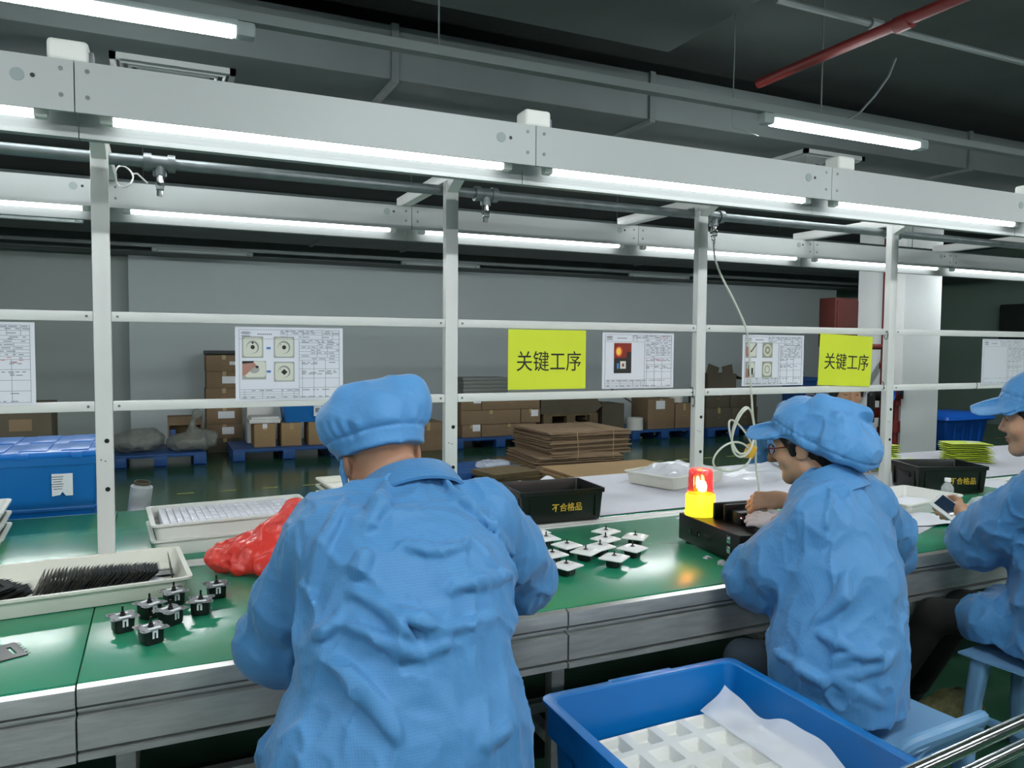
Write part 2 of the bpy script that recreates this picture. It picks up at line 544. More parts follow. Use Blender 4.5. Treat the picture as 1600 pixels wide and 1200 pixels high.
batten(3.503, 3.17, 'short lit batten under the trunking at upper right')
batten(-.275, 3.17, 'lit batten under the trunking at the top left edge')
for k, (x, y, lab) in enumerate(((.55, 11.1, 'unlit batten on the distant trunking above the wall seam'), (3.9, 11.1, 'unlit batten on the distant trunking behind the second post'),
                  (7.9, 11.1, 'unlit batten on the distant trunking left of the third post'), (-1.3, 8.8, 'unlit batten far back at the left edge'))):
    batten(x, y, lab, False)
for i, x in enumerate((-3.5, -.6, 2.3, 5.2, 8.1, 11.)):  # unseen row of lit battens added to brighten the back wall and goods
    batten(x, 6.8, '%s lit batten of the added row hidden behind the rear light trays' % ORD[i], 2)
for y, w in ((.4, 'first'), (-2.6, 'second')):
    for i, x in enumerate((-4.5, -1.6, 1.3, 4.2, 7.1)):
        batten(x, y, '%s lit batten of the %s row behind the workers' % (ORD[i], w), 2)

# red fire pipes on the column
X0 = 9.3
run('fire_riser', [(9.25, 7.6, 0), (9.25, 7.6, 3.6)], .055, M['red_pipe'], 'tall dark red riser pipe on the side of the white column', 'pipe', 14, [(9.25, 7.6, 1.3), (9.25, 7.6, .4)], 1.35)
t = run('hydrant_pipe', [(9.3, 7.44, 0), (9.3, 7.44, 1.02)], .04, M['red_pipe'], 'short red hydrant pipe with flanges behind the fourth post', 'pipe', 14,
        [(9.3, 7.44, .42), (9.3, 7.44, .5), (9.3, 7.44, .8)], 1.6)
MB().box((0, -.02, .95), (.13, .1, .2), None, .01).build('valve_body', M['red_pipe'], t)
MB().box((0, -.075, .97), (.085, .02, .12), None, .004).build('gauge_window', M['screen'], t)
run('fire_branch_pipe', [(8.3, 7.6, .65), (9.188, 7.6, .65)], .075, M['red_pipe'], 'thick dark red horizontal fire pipe beside the white column', 'pipe', 14, [(8.7, 7.6, .65)], 1.3)
run('fire_branch_pipe', [(8.7, 7.6, 1.57), (9.19, 7.6, 1.57)], .04, M['red_pipe'], 'slim red branch pipe behind the right yellow sign', 'pipe', 12)
t = thing('fire_hose_valve', 'hose valve with blue wheel and hanging black hose on the red pipes', 'valve', (9.0, 7.5, .9))
MB().cyl((0, .02, 0), (0, -.1, 0), .075, n=14).cyl((0, .1, .02), (0, .1, -.174), .05, n=14).cyl((-.12, 0, 0), (.12, .06, 0), .055, n=12).build('valve_body', M['dark_metal'], t)
MB().tube([(.09+.1*math.cos(a), -.13, .02+.1*math.sin(a)) for a in [2*PI*i/16 for i in range(16)]], .016, 6, closed=True).box((.09, -.13, .02), (.19, .014, .03)).cyl((.05, -.02, .01), (.09, -.13, .02), .02).build('hand_wheel', M['blue_bin'], t)
MB().tube([(-.16, -.06, .08), (-.2, -.08, 0), (-.2, -.08, -.2), (-.19, -.08, -.36)], [.03, .045, .045, .035], 8).tube([(-.11, 0, 0), (-.17, -.06, .05)], .025, 6).build('hose', M['rubber'], t)
t = thing('fire_hose_cabinet', 'dark red fire cabinet on the left side of the white column', 'cabinet', (9.3, 8.352, 1.62))
MB().box((0, 0, .3), (.75, .3, .72), None, .012).build('cabinet_body', M['red_dark'], t)
MB().box((0, -.155, .3), (.68, .012, .64), None, .004).build('cabinet_door', M['red_dark'], t)
MB().box((-.1, -.163, .02), (.26, .005, .07)).build('label_plate', M['print'], t, 0)
t = thing('wall_unit', 'dark box mounted on the right wall at the frame edge', 'wall unit', (15.55, 9.2, 1.75))
MB().box((-.2, 0, .3), (.4, 1.3, .75), None, .03).build('housing', M['ac'], t)
MB().box((-.405, -.45, .3), (.02, .25, .5), None, .005).build('panel', M['print'], t)
# floor lines
b = MB()
x = -7
while x < 15:
    b.box2((x, 8.52, 0), (x+.16, 8.55, .002))
    x += .42
struct(b.build('trim_1', M['yellow_line'], None, 0))
# ------------------------------------------------------------------ workbench with overhead frame
ZB = .72
YF, YR = 2.15, 4.24
XB0, XB1 = -3.6, 9.4
bench = thing('workbench', 'long two-sided assembly bench with green mats and aluminium edges', 'workbench', (2.9, 3.2, 0))
def bl(x, y, z):
    return (x-2.9, y-3.2, z)
MB().box2(bl(XB0, YF+.01, .67), bl(XB1, YR-.01, .712)).build('table_board', M['dark_metal'], bench, 0)
cuts = [XB0, -1.6, -.2, 2.75, 5.6, XB1]
for i in range(5):
    for y0, y1 in ((YF-.006, 3.1), (3.2, YR)):
        MB().box2(bl(cuts[i]+.0015, y0, .7121), bl(cuts[i+1]-.0015, y1, .7201), .002).build('green_mat', M['mat_green'], bench)
for y0, y1 in ((3.103, 3.146), (3.152, 3.197)):
    MB().box2(bl(XB0, y0, .712), bl(XB1, y1, .7215), .002).build('centre_strip', M['white_metal'], bench)
# extruded aluminium apron, section by section along the front and the back edge
prof = [(0, .712), (-.012, .718), (-.03, .712), (-.032, .7), (-.032, .668), (-.012, .666), (-.012, .661), (-.028, .66), (-.028, .654), (-.006, .652), (-.006, .641), (-.034, .638),
        (-.034, .558), (-.008, .556), (-.008, .547), (-.034, .545), (-.034, .53), (-.02, .526), (0, .526)]
for sgn, ye in ((1, YF), (-1, YR)):
    edges = [XB0, -.2, 1.178, 2.573, 3.97, 5.365, 6.76, 8.1, XB1]
    for i in range(8):
        off = (.006, 0, .004, 0)[i % 4]
        p = [(ye + sgn*(y-off), z) for y, z in prof]
        vs = [bl(edges[i]+.002, y, z) for y, z in p] + [bl(edges[i+1]-.002, y, z) for y, z in p]
        n = len(p)
        fs = [(k, (k+1) % n, n+(k+1) % n, n+k) for k in range(n)] + [tuple(range(n-1, -1, -1)), tuple(range(n, 2*n))]
        b = MB().add(vs, fs)
        b.m = [1 if (k in (0, 1)) else 0 for k in range(n)] + [0, 0]
        b.build('aluminium_apron', [M['alu'], M['alu_bright']], bench, 20)
for x in (-3.3, -1.55, -.1, 1.24, 2.6, 4.0, 5.4, 6.8, 8.2):
    for y in (2.32, 4.06):
        MB().box2(bl(x-.025, y-.025, 0), bl(x+.025, y+.025, .67), .003).build('leg', M['alu'], bench)
    MB().box2(bl(x-.02, 2.34, .16), bl(x+.02, 4.04, .2), .002).build('cross_bar', M['alu'], bench)
    MB().box2(bl(x-.018, 2.34, .44), bl(x+.018, 4.04, .47), .002).build('cross_bar', M['alu'], bench)
for y in (2.5, 3.9):
    MB().box2(bl(XB0, y-.02, .2), bl(XB1, y+.02, .24), .002).build('lower_beam', M['alu'], bench)
# paper covering the rear half
def cov(u, v):
    x = 1.2+u*7.6
    y = 3.2225+v*(1.0+.012*math.sin(u*40)*v)
    return (x, y, .7245+.004*math.sin(u*31+v*5)*math.sin(v*9)*v*(1-v)*3 + .002)
tag(MB().sheet(cov, 90, 14, thick=.0015).build('cover_paper', M['paper2'], None), 'white paper sheet spread over the rear half of the bench', 'cover sheet')

# posts
PX = [-1.56, -.19, 1.168, 2.53, 3.925, 5.31, 6.7, 8.09]
PW = ['left of the frame edge', 'leftmost post, in front of the blue lidded crate', 'second post, just right of the broad-backed worker', 'third post, behind the beacon lamp',
      'fourth post, beside the black bin at right', 'fifth post, beyond the right frame edge', 'sixth post beyond the frame', 'seventh post beyond the frame']
for i, x in enumerate(PX):
    t = thing('frame_post', 'white square bench upright, ' + PW[i], 'post', (x, 3.2, ZB), 0, 'bench frame posts')
    MB().box2((-.029, -.02, .0025), (.029, .02, 2.276-ZB), .003).build('upright', M['white_metal'], t)
    MB().box2((-.025, -.66, 2.276-ZB), (.025, .76, 2.328-ZB), .003).build('cross_arm', M['white_metal'], t)
    for s in (-1,):
        MB().prism([(0, 0), (.11*s, 0), (0, -.05)] if s > 0 else [(0, 0), (0, -.05), (.11*s, 0)], -.024, .024,
                   Matrix.Translation((0, s*.021, 2.276-ZB)) @ Matrix(((0, 0, 1, 0), (1, 0, 0, 0), (0, 1, 0, 0), (0, 0, 0, 1)))).build('gusset', M['white_metal'], t, 0)
    for z in (1.2, 1.02):
        MB().cyl((.008, -.0215, z-ZB), (.008, -.019, z-ZB), .0085, n=14).build('bolt_hole', M['black'], t)
    for z in (1.13, 1.125):
        MB().cyl((-.012 if z > 1.127 else .002, -.021, z-ZB), (-.012 if z > 1.127 else .002, -.019, z-ZB), .0025, n=8).build('screw_hole', M['black'], t)
# rails between posts
RW = ['left of the leftmost post', 'between the first two posts', 'between the second and third posts', 'between the third and fourth posts', 'between the fourth and fifth posts',
      'beyond the fifth post', 'beyond the sixth post']
for i in range(len(PX)-1):
    for z0, h, w in ((1.64, .036, 'upper'), (1.31, .036, 'lower')):
        t = thing('sign_rail', 'white %s rail %s' % (w, RW[i]), 'rail', ((PX[i]+PX[i+1])/2, 3.2, z0), 0, 'sign rails')
        L = PX[i+1]-PX[i]-.06
        MB().box((0, -.008, h/2), (L, .02, h), None, .002).build('rail_bar', M['white_metal'], t)
        for s in (-1, 1):
            MB().cyl((s*(L/2-.02), -.0195, h/2), (s*(L/2-.02), -.0175, h/2), .005, n=10).build('screw', M['steel'], t)

# lighting trays: front row at y 2.48, back row at y 3.92
TB = [-1.595+1.395*k for k in range(8)]
FW = ['out of frame at left', 'front tray section at the left edge', 'second front tray section', 'third front tray section', 'fourth front tray section, at the right edge', 'fifth front section', 'sixth front section']
def light_tray(x0, x1, yc, label, seen, face):
    t = thing('light_tray', label, 'light fitting', ((x0+x1)/2, yc, 2.2 if yc < 3 else 2.17), 0, 'bench lighting trays')
    top = .125 if yc < 3 else .104
    L = x1-x0-.003
    s = -1 if face < 0 else 1
    # enamelled channel: tall face towards the room, top, and a lipped rear flange under which the tube sits
    pr = [(-.062, -.012), (-.062, top), (.056, top), (.056, -.040), (.080, -.044), (.080, -.056), (.046, -.056), (.046, .02), (-.05, .02), (-.05, -.012)]
    vs = [(-L/2, y, z) for y, z in pr] + [(L/2, y, z) for y, z in pr]
    n = len(pr)
    MB().add(vs, [(k, n+k, n+(k+1) % n, (k+1) % n) for k in range(n)] + [tuple(range(n)), tuple(range(2*n-1, n-1, -1))]).build('tray_channel', M['tray_metal'], t, 20)
    if seen:
        for xx in (-L/2+.03, L/2-.03):
            for z in (.03, top-.025):
                MB().cyl((xx, -.0635, z), (xx, -.061, z), .006, n=12).build('rivet', M['steel'], t)
        MB().cyl((L/2-.13, -.0635, .07), (L/2-.13, -.061, .07), .017, n=18).build('knockout_hole', M['batten_body'], t)
        MB().cyl((L/2-.095, -.0635, .072), (L/2-.095, -.061, .072), .006, n=10).build('knockout_hole', M['dark_metal'], t)
    xt = -L/2+.09
    MB().cyl((xt, -.004, -.012), (xt+1.2, -.004, -.012), .014, n=14).build('fluorescent_tube', M['tube'], t)
    for xx in (xt-.018, xt+1.218):
        MB().box((xx, -.004, .0), (.034, .034, .052), None, .006).build('lampholder', M['lamp_white'], t)
    return t
for k in range(7):
    light_tray(TB[k], TB[k+1], 2.48, 'front lighting tray, ' + ['section beyond the left frame edge', 'section at the left frame edge with a round knockout hole',
        'long section over the broad-backed worker', 'section over the beacon lamp', 'section at the right frame edge', 'section past the right frame edge', 'last section on the right'][k], 1, -1)
for k in range(7):
    light_tray(TB[k], TB[k+1], 3.92, 'rear lighting tray, ' + ['section beyond the left frame edge', 'section left of the first post', 'section between the first and second posts',
        'section behind the second post', 'section over the air hose', 'section in front of the white column', 'section at the right frame edge'][k], 1, -1)
# junction boxes on the front trays
for x, lab in ((-.215, 'grey junction box on the front tray at the left joint'), (1.21, 'junction box on the front tray above the second post'), (2.69, 'junction box on the front tray below the right air vent'),
               (3.99, 'junction box on the front tray at the right frame edge')):
    t = thing('junction_box', lab, 'junction box', (x, 2.47, 2.325), 0, 'junction boxes on the front tray')
    MB().box((0, 0, .03), (.1, .08, .06), None, .012, seg=3).build('box_body', M['lamp_white'], t)
    MB().box((.055, 0, .02), (.012, .05, .035), None, .003).build('cable_clamp', M['steel'], t)
# compressed air pipe with drop valves
t = thing('compressed_air_pipe', 'grey compressed air pipe running along the posts under the light trays', 'pipe', (2.9, 3.272, 2.25))
MB().cyl((-6.5, 0, 0), (6.5, 0, 0), .022, n=14).build('pipe_run', M['grey_pipe'], t)
for i, x in enumerate((-.01, 1.343, 2.649, 3.995, 5.4)):
    xx = x+.02-2.9
    tee = MB().cyl((xx-.055, 0, 0), (xx-.028, 0, 0), .034, n=14).cyl((xx+.028, 0, 0), (xx+.055, 0, 0), .034, n=14).cyl((xx-.03, 0, 0), (xx+.03, 0, 0), .028, n=14)
    tee.cyl((xx, 0, 0), (xx, 0, -.05), .024, n=14).build('tee_fitting', M['grey_pipe'], t)
    MB().cyl((xx, 0, -.05), (xx, 0, -.075), .016, n=10).box((xx, 0, -.09), (.03, .03, .03), None, .004).cyl((xx, 0, -.1), (xx, 0, -.125), .012, n=10).build('drop_valve', M['chrome'], t)
# clear air hose with coil and yellow tape
P = [(2.672, 3.272, 2.122), (2.675, 3.27, 2.05), (2.70, 3.25, 1.95), (2.75, 3.17, 1.77), (2.80, 3.14, 1.62), (2.815, 3.13, 1.4), (2.835, 3.13, 1.22), (2.86, 3.14, 1.12), (2.89, 3.16, 1.02), (2.94, 3.21, .92), (2.972, 3.22, .8), (3.0, 3.25, .735)]
t = thing('air_hose', 'clear coiled air hose hanging from the pipe by the third post', 'hose', P[0])
o0 = Vector(P[0])
def spl(pts, n=8, closed=False):
    pts = [Vector(p) for p in pts]
    out = []
    N = len(pts)
    for i in range(N if closed else N-1):
        g = (lambda k: pts[k % N]) if closed else (lambda k: pts[min(max(k, 0), N-1)])
        a, b, c, d = g(i-1), g(i), g(i+1), g(i+2)
        for k in range(n):
            u = k/n
            out.append(.5*((2*b)+(c-a)*u+(2*a-5*b+4*c-d)*u*u+(3*b-3*c+d-a)*u**3))
    if not closed:
        out.append(pts[-1])
    return out
MB().tube([p-o0 for p in spl(P)], .0055, 8).build('hose_drop', M['hose'], t)
def loop(c, rx, rz, tilt, y, a0=0.):
    return [Vector((c[0]+rx*math.cos(a)*math.cos(tilt)-rz*math.sin(a)*math.sin(tilt), y+.01*math.sin(a*2), c[1]+rx*math.cos(a)*math.sin(tilt)+rz*math.sin(a)*math.cos(tilt)))-o0 for a in [2*PI*i/28+a0 for i in range(28)]]
for cx, cz, rx, rz, tl, y in ((2.815, 1.12, .075, .125, -.12, 3.17), (2.802, 1.11, .07, .13, -.2, 3.155), (2.80, 1.075, .05, .12, .62, 3.185), (2.735, .985, .125, .075, .12, 3.165)):
    MB().tube(loop((cx, cz), rx, rz, tl, y), .0055, 8, closed=True).build('hose_coil', M['hose'], t)
MB().box(Vector((2.868, 3.178, 1.005))-o0, (.04, .05, .075), Matrix.Rotation(.5, 3, 'Y'), .008).build('tape_wrap', M['yellow_tape'], t)
# wire ties on the rails
for i, (x, z) in enumerate(((2.485, 1.35), (2.495, 1.3), (3.885, 1.66), (3.865, 1.36), (4.70, 1.35))):
    w = ['black wire tie on the lower rail left of the third post', 'wire hook hanging under the lower rail by the third post', 'black wire tie on the upper rail beside the right yellow sign',
         'black wire tie on the lower rail below the right yellow sign', 'black wire tie on the lower rail near the right sheet'][i]
    c = Vector((x, 3.19, z-.02))
    tag(MB().tube([c+Vector((.01*math.cos(a), .022*math.cos(a), .026*math.sin(a))) for a in [2*PI*k/14 for k in range(14)]], .002, 6, closed=True).build('wire_tie', M['black']), w, 'wire tie', 'wire ties on the rails')
# instruction sheets and yellow signs
YS = 3.178
def pbox(b, x0, z0, x1, z1, d=.0009, mi=0):
    b.box2((x0, -.0012-d, z0), (x1, -.0012, z1), 0, mi)
def sheet(x0, z1, w, h, label, kind, tilt=0.):
    t = thing('instruction_sheet', label, 'instruction sheet', (x0, YS, z1-h), 0, 'work instruction sheets')
    t.rotation_euler = (0, tilt, 0)
    MB().box2((0, -.001, 0), (w, .001, h)).build('paper', M['paper'], t, 0)
    if kind == 'blank':
        MB().box2((.0, -.0017, 0), (w, -.0012, h)).build('plastic_sleeve', M['film_white'], t, 0)
    b = MB()
    r = random.Random(int(w*999+x0*77))
    lw = .0007
    x_s = .58*w
    hl = lambda x, xx, z, tk=lw: pbox(b, x, z-tk, xx, z+tk)
    vl = lambda x, z, zz: pbox(b, x-lw, z, x+lw, zz)
    m = .035*w
    hl(m, w-m, .03*h); hl(m, w-m, .965*h); vl(m, .03*h, .965*h); vl(w-m, .03*h, .965*h)
    hl(m, w-m, .84*h)
    for z in (.9, .935):
        hl(.4*w, w-m, z*h)
    for x in (.47, .62, .8, .9):
        vl(x*w, .84*h, .965*h)
    vl(x_s, .03*h, .84*h)
    for z in (.79, .75, .71, .67, .63, .59, .55, .43, .3, .17):
        hl(x_s, w-m, z*h)
    for x in (.61, .72, .83):
        vl(x*w, .03*h, .55*h)
    for x in (.75, .85):
        vl(x*w, .59*h, .75*h)
    if kind != 'blank':
        for z in (.155, .12, .09, .06):
            hl(m, x_s, z*h)
        for x in (.08, .24, .42, .53):
            vl(x*w, .03*h, .155*h)
    # illegible text lines
    for z in [.95, .92, .87, .82, .8, .77, .73, .69, .65, .61, .57, .52, .5, .4, .38, .36, .14, .045]:
        x = (x_s+.01) if .2 < z < .84 else .41*w
        if z < .2:
            x = .06*w
        while x < w*.95:
            l = r.uniform(.008, .03)
            if r.random() < .75 and x+l < w-m:
                pbox(b, x, z*h-.0016, x+l, z*h+.0016)
            x += l+r.uniform(.004, .016)
    b.build('printed_table', M['print'], t, 0)
    d = MB()
    n = 20
    e = [(.095*w+.042*w*math.cos(2*PI*i/n), h*.92+.019*h*math.sin(2*PI*i/n)) for i in range(n)]
    d.tube([(x, -.0016, z) for x, z in e], .0007, 5, closed=True)
    for k in range(5):
        pbox(d, .065*w+k*.012*w, .913*h, .074*w+k*.012*w, .926*h)
    for k in range(8):
        pbox(d, .055*w+k*.0105*w, .874*h, .063*w+k*.0105*w, .884*h)
    for k in range(8):
        pbox(d, .2*w+k*.017*w, .895*h, .2*w+k*.017*w+.008*w, .912*h)
    d.build('heading_print', M['print_dark'], t, 0)
    return t
def photo_print(t, x0, z0, x1, z1, bg, items):
    """a picture printed on the sheet: background and flat printed shapes"""
    b = MB()
    pbox(b, x0, z0, x1, z1, .0006)
    ms = [bg]
    for k, (poly, m) in enumerate(items):
        P = [(x0+(x1-x0)*x, z0+(z1-z0)*y) for x, y in poly]
        n = len(P)
        yy = -.002-.0002*k
        b.add([(x, yy, z) for x, z in P], [tuple(range(n))], len(ms))
        ms.append(m)
    return b.build('printed_photo', ms, t, 0)
def disc(cx, cy, r, n=18, ry=None):
    return [(cx+r*math.cos(2*PI*i/n), cy+(ry or r)*math.sin(2*PI*i/n)) for i in range(n)]
def rsq(a, b, r=.12):
    return [(p[0], p[1]) for p in rr((b-a)/2, (b-a)/2, r, 0, 3, (a+b)/2, (a+b)/2)]
pk = lambda n, c: mat('print_ink_'+n, c, .7)
KB, KP, KS, KD, KSK, KR, KO, KY, KBL, KG = pk('grey', 'a2a49e'), pk('ivory', 'd6d5c8'), pk('shade', '8d8f88'), pk('dark', '2a2623'), pk('flesh', 'b08070'), pk('red', '8a2a1c'), pk('orange', 'e8602a'), pk('amber', 'ffd050'), pk('blue', '4a86c8'), pk('olive', '9a9a84')
s1 = sheet(.268, 1.628, .42, .292, 'white instruction sheet with four socket photos, above the man\'s cap', 'four')
for x0, z0, x1, z1, kk in ((.025, .17, .105, .255, 0), (.145, .17, .225, .255, 1), (.025, .085, .115, .158, 2), (.145, .075, .225, .155, 3)):
    if kk == 2:
        it = [(rsq(.12, .98), KP), (disc(.5, .55, .22), KB), ([(0, .2), (0, .95), (.45, 1), (.6, .75), (.4, .55), (.15, .25)], KSK), ([(0, .85), (0, 1), (.5, 1), (.45, .9)], KD), (disc(.62, .68, .07), KD)]
    else:
        it = [(rsq(.06, .94), KP), (disc(.5, .5, .3), KS), (disc(.47, .47, .26), KP), (disc(.5, .5, .1) if kk != 3 else [(.5, .33), (.66, .48), (.5, .63), (.34, .48)], KD), (disc(.5, .7, .05) if kk == 0 else disc(.33, .62, .02), KD)]
    photo_print(s1, x0, z0, x1, z1, KB, it)
b = MB()
for z in (.205, .112):
    pbox(b, .117, z, .128, z+.008)
    b.add([(.128, -.0015, z-.003), (.135, -.0015, z+.004), (.128, -.0015, z+.011)], [(0, 1, 2)])
b.build('blue_arrow', M['print_blue'], s1, 0)
s2 = sheet(1.938, 1.628, .418, .272, 'white instruction sheet with one dark photo of a lit lamp', 'one')
photo_print(s2, .065, .075, .165, .222, KR, [([(.0, 0), (1, 0), (1, .7), (.75, .72), (.7, .5), (0, .5)], KD), (disc(.28, .72, .2, ry=.17), KO), (disc(.26, .72, .13, ry=.12), KY), ([(.35, .15), (.68, .15), (.68, .4), (.35, .4)], KP), (disc(.52, .27, .06), KR), ([(.16, .15), (.28, .15), (.28, .33), (.16, .33)], KBL)])
b = MB()
for k in range(7):
    pbox(b, .27+.012*(k % 3)+.01*k, .135+.007*(k % 2), .285+.012*k, .138+.007*(k % 2))
b.tube([(.34, -.0016, .24), (.355, -.0016, .258), (.36, -.0016, .24), (.37, -.0016, .262), (.372, -.0016, .245)], .001, 5)
b.build('red_annotation', M['print_red'], s2, 0)
s3 = sheet(2.8, 1.628, .43, .272, 'white instruction sheet with four assembly photos, right of the air hose', 'four')
for x0, z0, x1, z1, kk in ((.02, .15, .095, .232, 0), (.135, .15, .205, .232, 1), (.02, .045, .085, .13, 2), (.135, .045, .205, .13, 3)):
    it = {0: [(rsq(.1, .95), KP), ([(0, .1), (0, .7), (.35, .75), (.5, .4), (.3, .1)], KSK), ([(.45, .4), (.95, .95), (1, .9), (.52, .36)], KD)],
          1: [(disc(.5, .5, .4), KP), (disc(.5, .5, .28), KG), (disc(.5, .5, .1), KP)],
          2: [(rsq(.2, .95, .2), KP), ([(0, 0), (.5, 0), (.4, .5), (.1, .6)], KSK), ([(.3, .1), (.42, .1), (.42, .8), (.3, .8)], KD), ([(.62, .2), (.8, .2), (.8, .6), (.62, .6)], KD)],
          3: [(rsq(.1, .9, .25), KP), (rsq(.25, .75, .2), KG), (rsq(.32, .68, .15), KP)]}[kk]
    photo_print(s3, x0, z0, x1, z1, KG if kk in (1, 3) else KB, it)
sheet(4.74, 1.625, .43, .292, 'blank-looking instruction sheet in a plastic sleeve at the right edge', 'blank')
s5 = sheet(-.822, 1.632, .42, .292, 'white instruction sheet with a red note, left of the leftmost post', 'table')
b = MB()
for k in range(8):
    pbox(b, .245+.018*k, .148+.009*(k % 3), .258+.018*k, .151+.009*(k % 3))
b.build('red_annotation', M['print_red'], s5, 0)
def ysign(x0, z1, w, h, label, tilt, xs):
    t = thing('warning_sign', label, 'sign', (x0, YS-.006, z1-h), 0, 'yellow key process signs')
    t.rotation_euler = (0, tilt, 0)
    MB().box2((0, -.001, 0), (w, .001, h)).build('sign_board', M['yellow_sign'], t, 0)
    text_mesh('lettering', '关键工序', .1, .0006, M['ink'], t, Matrix.Translation((w*.52, -.0018, h*.475)) @ Matrix.Rotation(PI/2, 4, 'X'), .0, xs)
    return t
ysign(1.437, 1.636, .405, .276, 'bright yellow sign between the second and third posts', .0, .86)
ysign(3.335, 1.642, .41, .288, 'bright yellow sign left of the fourth post, slightly tilted', .035, .88)

c = Vector((-.13, 3.79, 2.285))
tag(MB().tube([c+Vector((.035*math.cos(a), .03*math.sin(a*2), .045*math.sin(a))) for a in [2*PI*k/24 for k in range(24)]], .004, 6, closed=True).tube([c+Vector((.03, .02, .02)), c+Vector((.05, .06, .03)), c+Vector((.09, .1, .0))], .004, 6).build('cable_loop', M['lamp_white']),
    'small white cable loop on the rear tray beside the leftmost post', 'cable')
# ------------------------------------------------------------------ things on the bench
ZM, ZP, ZS = .7204, .7285, .7218      # mat top, cover paper top, centre strip top
def open_tray(name, label, cat, loc, rot, w, d, h, m, th=.004, rim=.012, taper=.9, r=.025, group=None, part='tray_shell'):
    t = thing(name, label, cat, loc, rot, group)
    a, c = w/2, d/2
    b = MB()
    b.loft([rr(a*taper, c*taper, r, 0), rr(a*taper+.002, c*taper+.002, r, .004), rr(a-rim, c-rim, r, h-.008), rr(a, c, r, h-.008), rr(a, c, r, h),
            rr(a-rim-th, c-rim-th, r*.8, h), rr(a*taper-th, c*taper-th, r*.8, th+.003), rr(a*taper-th*2, c*taper-th*2, r*.7, th)])
    b.build(part, m, t)
    return t
# tray with the stack of black plates, front left
TR = math.radians(4.5)
TC = Vector((-.265, 2.935, .7222))
tray1 = open_tray('parts_tray', 'cream open tray holding a row of black plates, front left of the bench', 'tray', TC, TR, .68, .45, .062, M['cream_plastic'])
RT = Matrix.Rotation(TR, 3, 'Z')
def tp(x, y, z):
    return TC + RT @ Vector((x, y, z))
def black_plate(label):
    t = thing('mounting_plate', label, 'mounting plate', (0, 0, 0), 0, 'black mounting plates')
    b = MB()
    for y0, y1, z0, z1 in ((-.06, -.03, 0, .078), (.03, .06, 0, .078), (-.03, .03, 0, .05), (-.03, .03, .06, .078)):
        b.box2((-.0012, y0, z0), (.0012, y1, z1))
    b.build('plate_frame', M['black'], t, 0)
    p = MB()
    for k in range(6):
        y = -.05+.02*k
        p.add([(-.001, y-.003, .078), (.001, y-.003, .078), (.001, y+.003, .078), (-.001, y+.003, .078), (0, y, .09)], [(0, 1, 4), (1, 2, 4), (2, 3, 4), (3, 0, 4)])
    p.build('prongs', M['black'], t, 0)
    return t
bp0 = None
NP = 34
for i in range(NP):
    x = .262 - i*.0098
    if i == 0:
        x = .292
    lab = 'thin black plate standing in the cream tray, %s from its right end' % ORD[i]
    rot = (U(-.02, .02), -.12 if i == 0 else (.9-.013*i+U(-.012, .012)), TR+U(-.03, .03))
    rotv = (0, rot[1], rot[2])
    o = black_plate(lab) if bp0 is None else dup(bp0, label=lab)
    bp0 = bp0 or o
    sx = x-(.068 if i else 0)
    o.location = tp(sx, -.03+U(-.006, .006), .0085)
    o.rotation_euler = rotv
for i, (x, y, ry, rz, z) in enumerate(((-.165, -.05, 1.2, .2, .012), (-.18, -.06, 1.25, .32, .02), (-.195, -.05, 1.3, .26, .028), (-.205, -.07, 1.33, .4, .036), (-.215, -.05, 1.36, .3, .044), (-.225, -.06, 1.4, .38, .052))):
    o = dup(bp0, label='black plate lying skewed in the left end of the cream tray, %s one' % ORD[i])
    o.location = tp(x-.04, y, z)
    o.rotation_euler = (0, ry, TR+rz)
b = MB().sheet(lambda u, v: (u*.07, v*.05, .004+.02*u*u), 6, 4, thick=.001)
o = b.build('paper_slip', M['paper'])
o.location = tp(.2, -.13, .008)
o.rotation_euler = (0, 0, .6)
tag(o, 'white paper slip under the leaning plates at the right of the cream tray', 'paper')
o = dup(bp0, label='black plate lying flat at the right end of the cream tray')
o.location = tp(.262, .02, .011)
o.rotation_euler = (0, PI/2-.02, TR+1.5)
o = dup(bp0, label='black plate half hidden at the left frame edge on the green mat')
o.location = (-.43, 2.41, ZM+.002)
o.rotation_euler = (0, PI/2, .4)

